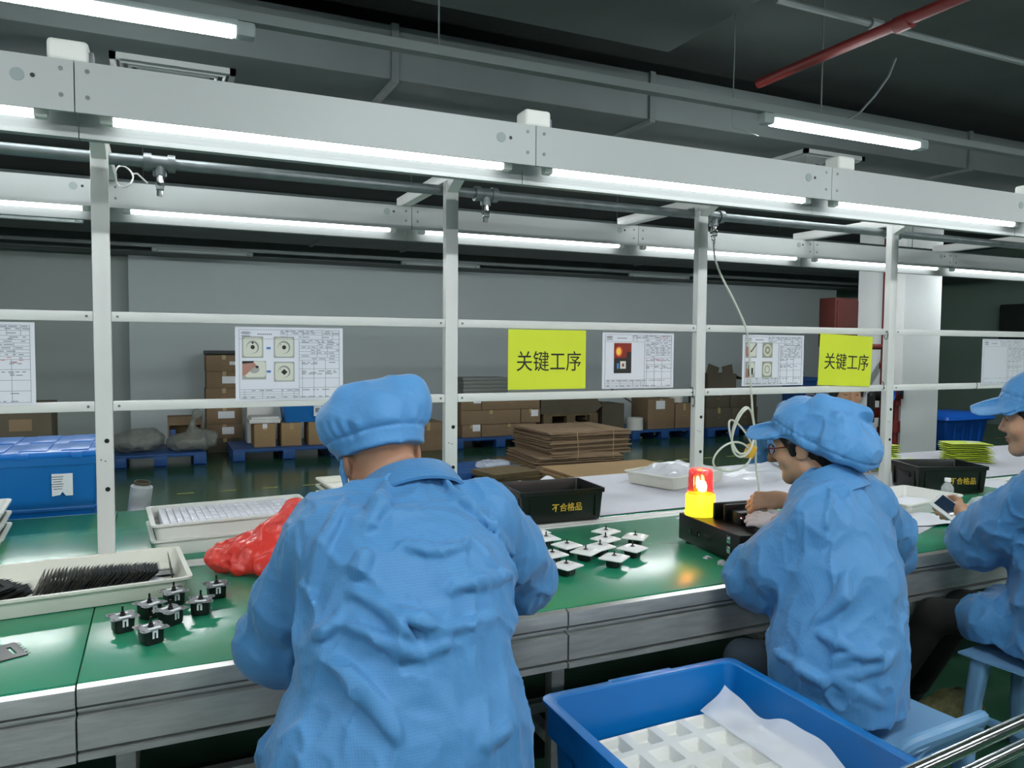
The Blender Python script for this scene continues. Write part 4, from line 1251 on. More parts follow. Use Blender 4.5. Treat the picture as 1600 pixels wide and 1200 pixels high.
# dark sheets on wooden pallets
pallet('lower wooden pallet under the dark cardboard sheets', 5.42, 6.42, 10.6, 11.5, 'wood', .17, 'wooden_pallet')
t = thing('carton', 'dark carton between the two wooden pallets behind the cardboard stack', 'carton', (5.92, 11.05, .1705))
MB().box((0, 0, .07), (.98, .86, .138), None, .006).build('carton_body', M['carton_dark'], t)
o = pallet('upper wooden pallet directly under the dark cardboard sheets', 5.42, 6.4, 10.6, 11.5, 'wood', .17, 'wooden_pallet')
o.location.z = .307
t = thing('cardboard_bundle', 'dark brown cardboard bundle with a slanted end on the wooden pallets', 'cardboard', (5.92, 11.0, .4785))
MB().prism([(-.55, 0), (.42, 0), (.55, .1), (.42, .29), (-.55, .29)], -.4, .4, Matrix.Rotation(PI/2, 4, 'X')).build('sheet_bundle', M['carton_dark'], t, 0)
# strapped stack of flattened cartons
t = thing('wooden_pallet', 'wooden pallet under the big stack of flattened cartons', 'pallet', (4.55, 8.3, 0))
for k in range(6):
    MB().box((0, -.5+.2*k, .12), (1.45, .15, .03)).build('deck_board', M['wood'], t, 0)
for y in (-.5, 0, .5):
    MB().box((0, y, .052), (1.45, .09, .104)).build('runner', M['wood'], t, 0)
rs = random.Random(4)
fc = None
z = .137
for i in range(34):
    lab = 'flattened brown carton in the strapped stack, %s from the bottom' % ORD[i]
    hh = .0118
    if fc is None:
        fc = thing('flattened_carton', lab, 'flattened carton', (0, 0, 0), 0, 'flattened cartons in the stack')
        MB().box((0, 0, .0055), (1.12, .95, .0108)).build('folded_board', M['cardboard_edge'], fc, 0)
        MB().box((0, .0, .0109), (1.10, .004, .0006)).build('fold_crease', M['carton_dark'], fc, 0)
        o = fc
    else:
        o = dup(fc, label=lab)
    low = i < 10
    o.location = (4.62+(-.1 if low else .04)+rs.uniform(-.025, .025), 8.37+rs.uniform(-.03, .03)-(.05 if low else 0), z)
    o.rotation_euler = (0, 0, rs.uniform(-.035, .035)+(-.05 if low else .03))
    z += hh
b = thing('strap', 'thin pale strap around the stack of flattened cartons, right one', 'strap', (4.95, 8.37, .54))
MB().tube([(-.02, -.575, 0.004), (0, -.1, .006), (.03, .3, .006), (.04, .5, .004)], .004, 5).tube([(-.02, -.575, 0.004), (-.03, -.585, -.2), (-.03, -.585, -.33)], .004, 5).build('strap_band', M['tape'], b)
b = thing('strap', 'thin pale strap around the stack of flattened cartons, left one', 'strap', (4.45, 8.37, .54))
MB().tube([(-.02, -.57, 0.004), (-.01, -.585, -.2), (-.02, -.585, -.33)], .004, 5).build('strap_band', M['tape'], b)
# sheet pile in front of the stack
pl = None
for i in range(14):
    lab = 'large plain cardboard sheet on the low pile behind the bench, %s from the bottom' % ORD[i]
    if pl is None:
        pl = MB().box((0, 0, .01), (1.3, .85, .0195)).build('cardboard_sheet', M['carton_tan'], None, 0)
        tag(pl, lab, 'cardboard sheet', 'plain cardboard sheets')
        o = pl
    else:
        o = dup(pl, label=lab)
    o.location = (4.3+rs.uniform(-.02, .02), 6.75+rs.uniform(-.02, .02), .0+.02*i)
    o.rotation_euler = (0, 0, .0+rs.uniform(-.02, .02))
t = thing('wood_offcuts', 'dark wooden crate pieces between the blue pallet and the cardboard', 'wood', (3.3, 7.3, 0))
for k in range(5):
    MB().box((U(-.03, .03), U(-.03, .03), .025+.05*k), (.55, .45, .046), Matrix.Rotation(.1*k-.2, 3, 'Z')).build('board', M['wood'], t, 0)
# right of the stack
t = thing('open_carton', 'dark open carton with raised flaps right of the wooden pallets', 'carton', (6.75, 10.95, 0))
MB().box((0, 0, .3), (.42, .5, .6)).build('carton_body', M['carton_dark'], t, 0)
MB().box((.28, -.1, .7), (.4, .3, .012), Matrix.Rotation(.5, 3, 'Y') @ Matrix.Rotation(.3, 3, 'X')).build('flap', M['carton_dark'], t, 0)
MB().box((-.24, -.1, .6), (.1, .4, .012), Matrix.Rotation(-.9, 3, 'Y')).build('flap', M['carton_dark'], t, 0)
t = thing('paper_roll', 'white roll standing at the left end of the blue pallet by the third post', 'roll', (7.12, 10.62, .167))
MB().lathe([(.13, 0), (.135, .004), (.135, .2), (.125, .204), (.04, .204), (.038, .19)], 24).build('roll_body', M['white_plastic'], t)
carton('brown carton with a white label left of the third post', 7.36, 7.9, 10.6, .167, .67, .5, 'carton', (-.03, .8, .18, .14))
carton('brown carton just left of the third post under a white roll', 7.92, 8.3, 10.6, .167, .58, .5, 'carton')
t = thing('paper_roll', 'white roll on the carton immediately left of the third post', 'roll', (8.1, 10.85, .582))
MB().lathe([(.12, 0), (.125, .004), (.125, .2), (.115, .204), (.04, .204), (.038, .19)], 24).build('roll_body', M['white_plastic'], t)
for i, (x0, x1, z0, z1, lab) in enumerate(((8.45, 9.0, .167, .5, 'dark carton low on the pallet right of the third post, left one'), (9.01, 9.58, .167, .5, 'dark carton low on the pallet right of the third post, right one'),
                       (8.45, 8.95, .502, .82, 'dark carton in the upper layer right of the third post, left one'), (8.97, 9.55, .502, .80, 'dark carton in the upper layer right of the third post, right one'))):
    carton(lab, x0, x1, 10.45, z0, z1, .5, 'carton_dark', (.1, .75, .06, .05) if i == 2 else None)
t = thing('open_carton', 'dark open carton with ragged flaps above the dark cartons', 'carton', (8.85, 10.75, .822))
MB().box((0, 0, .13), (.62, .42, .26)).build('carton_body', M['carton_dark'], t, 0)
for x, w, a in ((-.2, .24, .3), (.12, .22, -.2)):
    MB().box((x, -.2, .32), (w, .012, .17), Matrix.Rotation(a, 3, 'Y')).build('flap', M['carton_dark'], t, 0)
MB().box((.4, -.05, .2), (.25, .3, .012), Matrix.Rotation(.35, 3, 'Y')).build('flap', M['carton_dark'], t, 0)
t = thing('carton', 'dark tall carton behind the blue lidded crate at the left edge', 'carton', (-1.6, 9.4, 0))
MB().box((0, 0, .46), (1.15, .5, .92), None, .006).build('carton_body', M['carton_dark'], t)
MB().box((.3, -.2515, .7), (.2, .002, .12)).build('label', M['carton'], t, 0)
t = thing('turnover_crate', 'dark blue crate glimpsed left of the right yellow sign', 'crate', (9.83, 9.75, 0))
MB().loft([rr(.16, .2, .02, 0), rr(.18, .22, .02, .98), rr(.2, .24, .02, .985), rr(.2, .24, .02, 1.05)]).build('crate_body', M['blue_pallet'], t)
MB().box((0, -.245, .8), (.2, .012, .1)).build('label', M['print'], t, 0)
# blue dustbin
t = thing('dustbin', 'blue lidded dustbin beside the white column', 'dustbin', (11.45, 8.2, 0))
MB().loft([rr(.42, .28, .04, 0), rr(.44, .3, .04, .03), rr(.5, .34, .05, .42), rr(.53, .37, .05, .425), rr(.53, .37, .05, .45)]).build('bin_body', M['blue_bin'], t)
b = MB()
for x in (-.3, -.1, .1, .3):
    b.box((x, -.325, .22), (.04, .03, .34), Matrix.Rotation(.1, 3, 'X'), .008)
b.build('bin_ribs', M['blue_bin'], t)
MB().loft([rr(.58, .41, .06, .44), rr(.59, .42, .06, .455), rr(.57, .4, .06, .5), rr(.4, .28, .06, .545), rr(.36, .25, .05, .55)]).build('lid', M['blue_bin'], t)
for x in (-.25, .25):
    MB().cyl((x-.08, .42, .47), (x+.08, .42, .47), .02, n=10).build('hinge', M['blue_bin'], t)
# ------------------------------------------------------------------ smooth solid modelling for people and cloth
_rng = np.random.RandomState(5)
_LAT = _rng.rand(32, 32, 32).astype(np.float32)
def vnoise(P, s, off=0.):
    Q = P*s+off
    I = np.floor(Q).astype(int)
    F = Q-I
    F = F*F*(3-2*F)
    I0, I1 = I & 31, (I+1) & 31
    x0, y0, z0, x1, y1, z1 = I0[:, 0], I0[:, 1], I0[:, 2], I1[:, 0], I1[:, 1], I1[:, 2]
    fx, fy, fz = F[:, 0], F[:, 1], F[:, 2]
    a = _LAT[x0, y0, z0]*(1-fx)+_LAT[x1, y0, z0]*fx
    b = _LAT[x0, y1, z0]*(1-fx)+_LAT[x1, y1, z0]*fx
    c = _LAT[x0, y0, z1]*(1-fx)+_LAT[x1, y0, z1]*fx
    d = _LAT[x0, y1, z1]*(1-fx)+_LAT[x1, y1, z1]*fx
    return (a*(1-fy)+b*fy)*(1-fz)+(c*(1-fy)+d*fy)*fz

def V(*a):
    return np.array(a[0] if len(a) == 1 else a, dtype=float)
def unit(v):
    v = V(v)
    return v/np.linalg.norm(v)

class Sdf:
    """ordered list of rounded primitives joined with smooth unions; mesh() returns one skin"""
    def __init__(s):
        s.ops = []
    def _a(s, fn, c, r, mode, k):
        s.ops.append((fn, V(c), float(r), mode, float(k)))
        return s
    def cone(s, p0, p1, r0, r1=None, k=.02, mode='u'):
        p0, p1 = V(p0), V(p1)
        r1 = r0 if r1 is None else r1
        d = p1-p0
        L2 = max(float(d@d), 1e-9)
        def fn(P):
            q = P-p0
            t = np.clip(q@d/L2, 0, 1)
            return np.linalg.norm(q-t[:, None]*d, axis=1)-(r0+(r1-r0)*t)
        return s._a(fn, (p0+p1)/2, math.sqrt(L2)/2+max(r0, r1), mode, k)
    def chain(s, pts, rs, k=.02, mode='u'):
        for i in range(len(pts)-1):
            s.cone(pts[i], pts[i+1], rs[i], rs[i+1], k, mode)
        return s
    def ball(s, c, r, k=.02, mode='u'):
        c = V(c)
        return s._a(lambda P: np.linalg.norm(P-c, axis=1)-r, c, r, mode, k)
    def ell(s, c, r, R=None, k=.02, mode='u'):
        c, r = V(c), V(r)
        R = np.eye(3) if R is None else R
        def fn(P):
            q = (P-c)@R/r
            n = np.linalg.norm(q, axis=1)
            g = np.linalg.norm(q/r, axis=1)
            return np.where(g > 1e-9, n*(n-1)/np.maximum(g, 1e-9), -r.min())
        return s._a(fn, c, r.max(), mode, k)
    def eseg(s, p0, p1, a0, b0, a1, b1, right, k=.04, mode='u'):
        """elliptic column from p0 to p1; a along `right`, b across"""
        p0, p1 = V(p0), V(p1)
        ax = p1-p0
        L = np.linalg.norm(ax)
        ax = ax/L
        rt = V(right)-ax*(V(right)@ax)
        rt = unit(rt)
        bk = np.cross(ax, rt)
        def fn(P):
            q = P-p0
            w = q@ax
            t = np.clip(w/L, 0, 1)
            a, b = a0+(a1-a0)*t, b0+(b1-b0)*t
            m = np.minimum(a, b)
            ex = w-t*L
            return (np.sqrt((q@rt/a)**2+(q@bk/b)**2+(ex/m)**2)-1)*m
        return s._a(fn, (p0+p1)/2, L/2+max(a0, b0, a1, b1), mode, k)
    def rbox(s, c, h, r, R=None, k=.02, mode='u'):
        c, h = V(c), V(h)
        R = np.eye(3) if R is None else R
        def fn(P):
            q = np.abs((P-c)@R)-h
            return np.linalg.norm(np.maximum(q, 0), axis=1)+np.minimum(q.max(1), 0)-r
        return s._a(fn, c, np.linalg.norm(h)+r, mode, k)
    def plane(s, c, n, k=.01):
        """cut away everything on the side the normal points to"""
        c, n = V(c), unit(n)
        return s._a(lambda P: -(P-c)@n, c, 1e3, 's', k)
    def ev(s, P, ops=None):
        d = np.full(len(P), 9.)
        for fn, c, r, mode, k in (s.ops if ops is None else ops):
            e = fn(P)
            if mode == 'u':
                h = np.maximum(k-np.abs(d-e), 0)/k
                d = np.minimum(d, e)-h*h*k*.25
            else:
                h = np.maximum(k-np.abs(d+e), 0)/k
                d = np.maximum(d, -e)+h*h*k*.25
        return d
    def grid(s, h, warp=None, amp=0.):
        lo = np.min([c-r for f, c, r, m, k in s.ops if m == 'u'], axis=0)-.03-amp
        hi = np.max([c+r for f, c, r, m, k in s.ops if m == 'u'], axis=0)+.03+amp
        B = 8
        nb = np.ceil((hi-lo)/(h*B)).astype(int)
        D = np.ones(nb*B, np.float32)
        bi = np.stack(np.meshgrid(*[np.arange(n) for n in nb], indexing='ij'), -1).reshape(-1, 3)
        half = h*(B-1)/2
        bc = lo+bi*h*B+half
        hd = half*1.7321
        dc = s.ev(bc)
        act = np.abs(dc) < hd*1.15+amp+.004
        sel = np.zeros((len(bc), len(s.ops)), bool)
        for j, (f, c, r, m, k) in enumerate(s.ops):
            sel[:, j] = np.linalg.norm(bc-c, axis=1)-r < hd+k+amp+.01
        loc = np.stack(np.meshgrid(*[np.arange(B)]*3, indexing='ij'), -1).reshape(-1, 3)*h
        for n in np.nonzero(~act & (dc < 0))[0]:
            i, j, k = bi[n]*B
            D[i:i+B, j:j+B, k:k+B] = -1
        for n in np.nonzero(act)[0]:
            P = lo+bi[n]*h*B+loc
            d = s.ev(P, [o for o, q in zip(s.ops, sel[n]) if q])
            if warp is not None:
                d = d-warp(P)
            i, j, k = bi[n]*B
            D[i:i+B, j:j+B, k:k+B] = d.reshape(B, B, B)
        return D, lo
    def mesh(s, h, warp=None, amp=0.):
        D, lo = s.grid(h, warp, amp)
        S = D < 0
        c = [S[i:S.shape[0]-1+i, j:S.shape[1]-1+j, k:S.shape[2]-1+k] for i in (0, 1) for j in (0, 1) for k in (0, 1)]
        n = sum(x.astype(np.int8) for x in c)
        ci = np.argwhere((n > 0) & (n < 8))
        corners = np.array([(i, j, k) for i in (0, 1) for j in (0, 1) for k in (0, 1)])
        vals = np.stack([D[ci[:, 0]+a, ci[:, 1]+b, ci[:, 2]+g] for a, b, g in corners], 1)
        acc = np.zeros((len(ci), 3))
        cnt = np.zeros(len(ci))
        for p in range(8):
            for q in range(p+1, 8):
                if np.abs(corners[p]-corners[q]).sum() == 1:
                    a, b = vals[:, p], vals[:, q]
                    x = (a < 0) != (b < 0)
                    t = np.where(x, a/np.where(x, a-b, 1), 0)
                    acc += np.where(x[:, None], corners[p]+t[:, None]*(corners[q]-corners[p]), 0)
                    cnt += x
        vs = lo+(ci+acc/cnt[:, None])*h
        idx = -np.ones(tuple(x-1 for x in S.shape), np.int32)
        idx[ci[:, 0], ci[:, 1], ci[:, 2]] = np.arange(len(ci))
        quads = []
        for ax in range(3):
            sl0 = [slice(None)]*3
            sl1 = [slice(None)]*3
            sl0[ax], sl1[ax] = slice(0, -1), slice(1, None)
            X = S[tuple(sl0)] != S[tuple(sl1)]
            e = np.argwhere(X)
            u, v = (ax+1) % 3, (ax+2) % 3
            ok = (e[:, u] > 0) & (e[:, v] > 0) & (e[:, u] < S.shape[u]-1) & (e[:, v] < S.shape[v]-1)
            e = e[ok]
            ins = S[e[:, 0], e[:, 1], e[:, 2]]
            f = []
            for du, dv in ((1, 1), (0, 1), (0, 0), (1, 0)):
                w = e.copy()
                w[:, u] -= du
                w[:, v] -= dv
                f.append(idx[w[:, 0], w[:, 1], w[:, 2]])
            f = np.stack(f, 1)
            f[~ins] = f[~ins][:, ::-1]
            quads.append(f)
        return vs, np.concatenate(quads)
    def build(s, name, m, parent=None, h=.005, warp=None, amp=0., label=None, relax=1):
        vs, qs = s.mesh(h, warp, amp)
        ok = (qs >= 0).all(1)
        qs = qs[ok]
        for _ in range(relax):
            acc = np.zeros_like(vs)
            cnt = np.zeros(len(vs))
            for a in range(4):
                b = (a+1) % 4
                np.add.at(acc, qs[:, a], vs[qs[:, b]])
                np.add.at(acc, qs[:, b], vs[qs[:, a]])
                np.add.at(cnt, qs[:, a], 1)
                np.add.at(cnt, qs[:, b], 1)
            vs = vs*.5+.5*acc/np.maximum(cnt, 1)[:, None]
        if parent is not None:
            vs = vs-np.array(parent.location)
        me = bpy.data.meshes.new(name)
        me.vertices.add(len(vs))
        me.vertices.foreach_set('co', vs.astype(np.float32).ravel())
        me.loops.add(len(qs)*4)
        me.loops.foreach_set('vertex_index', qs.astype(np.int32).ravel())
        me.polygons.add(len(qs))
        me.polygons.foreach_set('loop_start', np.arange(0, len(qs)*4, 4, dtype=np.int32))
        me.polygons.foreach_set('use_smooth', np.ones(len(qs), bool))
        me.update(calc_edges=True)
        me.materials.append(m)
        return link(name, me, parent, label)

def ridged(P, S, off, p=2.):
    n = vnoise(P*S, 1., off)
    return (1-np.abs(2*n-1))**p

def head_frame(yaw, pitch=0., roll=0.):
    """columns: right, forward, up. yaw = direction the face points (degrees, 0 = +x)"""
    a, b, c = math.radians(yaw), math.radians(pitch), math.radians(roll)
    f = V(math.cos(a)*math.cos(b), math.sin(a)*math.cos(b), math.sin(b))
    r = V(math.sin(a), -math.cos(a), 0)
    u = np.cross(r, f)
    r, u = math.cos(c)*r+math.sin(c)*u, -math.sin(c)*r+math.cos(c)*u
    return np.stack([r, f, u], 1)

class Head:
    def __init__(s, c, R, k=1.):
        s.c, s.R, s.k = V(c), R, k
    def p(s, x, y, z):
        return s.c+s.R@(V(x, y, z)*s.k)
    def e(s, S, c, r, k=.02, mode='u'):
        return S.ell(s.p(*c), V(r)*s.k, s.R, k*s.k, mode)
    def add(s, S, neck=None, nr=.055):
        k = s.k
        s.e(S, (0, -.012, .03), (.075, .096, .086))
        s.e(S, (0, .028, -.028), (.063, .064, .086), .03)
        for q in (-1, 1):
            S.cone(s.p(q*.047, .0, -.062), s.p(q*.012, .064, -.098), .022*k, .017*k, .03*k)
            S.ball(s.p(q*.038, .062, -.03), .024*k, .022*k)
        S.ball(s.p(0, .072, -.1), .017*k, .02*k)
        S.cone(s.p(-.036, .078, .026), s.p(.036, .078, .026), .013*k, .013*k, .02*k)
        for q in (-1, 1):
            S.ball(s.p(q*.031, .1, .006), .016*k, .012*k, 's')
            s.e(S, (q*.031, .075, .004), (.0155, .012, .012), .006)
        S.cone(s.p(0, .086, .012), s.p(0, .104, -.026), .006*k, .0105*k, .012*k)
        for q in (-1, 1):
            S.ball(s.p(q*.011, .095, -.032), .0085*k, .006*k)
        s.e(S, (0, .087, -.058), (.023, .01, .006), .005)
        s.e(S, (0, .085, -.069), (.019, .01, .007), .005)
        for q in (-1, 1):
            s.e(S, (q*.077, -.012, -.004), (.008, .021, .032), .006)
            s.e(S, (q*.088, -.006, .0), (.008, .011, .018), .004, 's')
            s.e(S, (q*.075, .002, -.026), (.008, .009, .01), .006)
        if neck is not None:
            S.cone(s.p(0, -.02, -.06), neck, nr*k, nr*1.1, .03)

def hand(S, w, d, t, side=1, curl=(.3, .5, .4), thumb=.5, k=1., spread=.06, gr=0.):
    """palm and five fingers grown from wrist w: d towards the fingers, t towards the thumb; side 1 = left hand, -1 = right"""
    w, d = V(w), unit(d)
    t = unit(V(t)-d*(V(t)@d))
    n = side*np.cross(d, t)
    return _hand(S, w, d, t, n, curl, thumb, k, spread, gr)
def _hand(S, w, d, t, n, curl, thumb, k, spread, gr):
    offs = (.029, .010, -.010, -.028)
    pl = (.088, .091, .086, .078)
    seg = ((.042, .026, .021), (.047, .030, .023), (.043, .028, .022), (.033, .021, .019))
    S.cone(w-d*.02*k, w+d*.02*k, .025*k+gr, .026*k+gr, .02)
    for i in range(4):
        kn = w+d*pl[i]*k+t*offs[i]*k
        S.cone(w+d*.012*k+t*offs[i]*.55*k, kn, .0155*k+gr, .0108*k+gr, .014)
        c = curl[i] if isinstance(curl[0], (tuple, list)) else curl
        p, a = kn, 0.
        rr_ = (.0095, .0088, .0082, .0074)
        sc = (.93, 1, .95, .8)[i]
        for j in range(3):
            a += c[j]
            v = math.cos(a)*(d+t*offs[i]/.03*spread)+math.sin(a)*n
            v = unit(v)
            q = p+v*seg[i][j]*k
            S.cone(p, q, rr_[j]*k*sc+gr, rr_[j+1]*k*sc+gr, .006)
            p = q
    b = w+d*.022*k+t*.022*k+n*.006*k
    v = unit(d*.62+t*.62+n*thumb)
    p1 = b+v*.042*k
    S.cone(b, p1, .0165*k+gr, .0125*k+gr, .014)
    v = unit(d*.85+t*(.35-.3*thumb)+n*thumb*.9)
    p2 = p1+v*.032*k
    S.cone(p1, p2, .0118*k+gr, .0102*k+gr, .008)
    v = unit(d*.9+t*(.1-.5*thumb)+n*thumb*.7)
    S.cone(p2, p2+v*.026*k, .0102*k+gr, .0078*k+gr, .006)
# ------------------------------------------------------------------ people
def cloth_warp(off, a1=.011, a2=.005, S1=(8, 8, 5), S2=(21, 19, 13), lean=.5):
    S1, S2 = V(*S1), V(*S2)
    def f(P):
        Q = P.copy()
        Q[:, 2] = P[:, 2]+lean*P[:, 0]
        w = P + .05*np.stack([vnoise(P, 6., off+3), vnoise(P, 6., off+7), vnoise(P, 6., off+11)], 1)
        w[:, 2] = w[:, 2]+lean*w[:, 0]
        return a1*(ridged(w, S1, off, 4)-.2)+a1*.75*(ridged(w, S1*1.9, off+9, 5)-.17)+a2*(ridged(w, S2, off+5, 3)-.25)
    return f

def collar(parent, c, R, rx, ry, m, ang=150, drop=.04, rise=.05, flare=.05, name='coat_collar'):
    """fold-over shirt collar swept round the back of the neck"""
    c = V(c)
    prof = [(-.004, -.02), (0, rise*.8), (.006, rise), (.014, rise*.86), (flare, -drop), (flare-.006, -drop-.004), (.012, rise*.55), (.006, -.02)]
    rings = []
    N = 36
    for i in range(N+1):
        a = math.radians(-90-ang+2*ang*i/N)
        e = abs(i/N-.5)*2
        ext = 1+.35*max(0, e-.75)/.25
        ring = []
        for r, z in prof:
            rr_ = r*ext
            q = V((rx+rr_)*math.cos(a), (ry+rr_)*math.sin(a), z-(.03*e*e)-(max(0, e-.7)*.05 if z < 0 else 0))
            ring.append(tuple(c+R@q-V(parent.location)))
        rings.append(ring)
    return MB().loft(rings).build(name, m, parent, 50)

def person(label, loc, cat='person'):
    return thing('person', label, cat, loc)

def legs(S, hips, knees, feet, rt=.078, rk=.058, ra=.042, gr=0.):
    for h, k, f in zip(hips, knees, feet):
        S.cone(h, k, rt+gr, rk+gr, .05)
        S.cone(k, f, rk+gr, ra+gr, .03)

def shoe(parent, p, d):
    S = Sdf()
    p, d = V(p), unit(d)
    S.cone(V(p[0], p[1], .045), V(p[0], p[1], .045)+d*.09, .04, .045, .03)
    S.cone(V(p[0], p[1], .04)+d*.09, V(p[0], p[1], .032)+d*.17, .043, .032, .03)
    S.plane((0, 0, .006), (0, 0, -1), .004)
    return S.build('shoe', M['shoe'], parent, .008)

def torso_skin(S, pelvis, chest, neck, right):
    S.eseg(pelvis, chest, .15, .1, .16, .1, right, .05)
    S.cone(chest, neck, .1, .055, .06)

def coat_button_row(*a):
    pass

def fold_list(folds, seams, r=.0085):
    """creases and seams standing proud of the cloth: point lists with a radius at each point"""
    out = []
    for p in folds:
        p = [V(q) for q in spl(p, 4)]
        p = [q+unit(q-V(0, 0, 1.57))*.0068 for q in p]     # bedded into the cloth
        n = len(p)
        out.append((p, [r*(.25+.75*math.sin(math.pi*(i+.5)/n)) for i in range(n)]))
    return out + [([V(q)+unit(V(q)-V(0, 0, 1.57))*.003 for q in spl(p, 4)], [.0036]*(4*len(p)-3)) for p in seams]
MAN_FOLDS = fold_list([[(0.349, 1.548, 1.057), (0.381, 1.522, 1.048), (0.409, 1.492, 1.027), (0.431, 1.462, 0.998), (0.448, 1.458, 0.97)],
    [(0.329, 1.528, 1.002), (0.356, 1.493, 0.996), (0.394, 1.469, 0.979), (0.432, 1.448, 0.959), (0.469, 1.445, 0.942)],
    [(0.314, 1.497, 0.942), (0.329, 1.469, 0.925), (0.345, 1.448, 0.9), (0.368, 1.423, 0.868), (0.402, 1.389, 0.817)],
    [(0.437, 1.481, 1.026), (0.463, 1.463, 1.015), (0.494, 1.452, 1.001)],
    [(0.493, 1.455, 0.976), (0.554, 1.468, 0.982), (0.663, 1.516, 0.969)],
    [(0.535, 1.511, 1.047), (0.606, 1.517, 1.053), (0.722, 1.579, 1.035)],
    [(0.387, 1.564, 1.13), (0.365, 1.55, 1.091)],
    [(0.649, 1.414, 0.767), (0.579, 1.385, 0.764)],
    [(0.471, 1.445, 0.945), (0.505, 1.449, 0.952), (0.529, 1.453, 0.959)],
    [(0.281, 1.547, 0.982), (0.312, 1.532, 1.001), (0.334, 1.549, 1.028)],
    [(0.56, 1.596, 1.152), (0.53, 1.517, 1.062)],
    [(0.467, 1.566, 1.14), (0.529, 1.548, 1.124), (0.616, 1.568, 1.129)],
    [(0.487, 1.757, 1.237), (0.437, 1.65, 1.215), (0.404, 1.612, 1.169)]],
    [[(0.387, 1.735, 1.223), (0.345, 1.665, 1.191), (0.316, 1.635, 1.154), (0.296, 1.625, 1.112), (0.279, 1.611, 1.035)],
    [(0.629, 1.762, 1.237), (0.646, 1.703, 1.204), (0.683, 1.682, 1.164), (0.729, 1.671, 1.12), (0.796, 1.729, 1.04)]])
W2_FOLDS = fold_list([[(1.824, 1.611, 0.89), (1.81, 1.603, 0.856), (1.79, 1.607, 0.82), (1.749, 1.637, 0.765)],
    [(1.804, 1.552, 0.697), (1.759, 1.574, 0.717), (1.744, 1.619, 0.727)],
    [(1.725, 1.579, 0.604), (1.702, 1.623, 0.618), (1.691, 1.734, 0.64)],
    [(1.764, 1.572, 0.67), (1.809, 1.544, 0.692), (1.867, 1.517, 0.679)],
    [(1.944, 1.531, 0.675), (1.877, 1.524, 0.651), (1.808, 1.542, 0.632), (1.758, 1.576, 0.622)],
    [(1.878, 1.521, 0.538), (1.808, 1.539, 0.582), (1.758, 1.575, 0.613)]],
    [[(1.904, 1.746, 1.12), (1.861, 1.71, 1.09), (1.829, 1.688, 1.03)]], .0095)
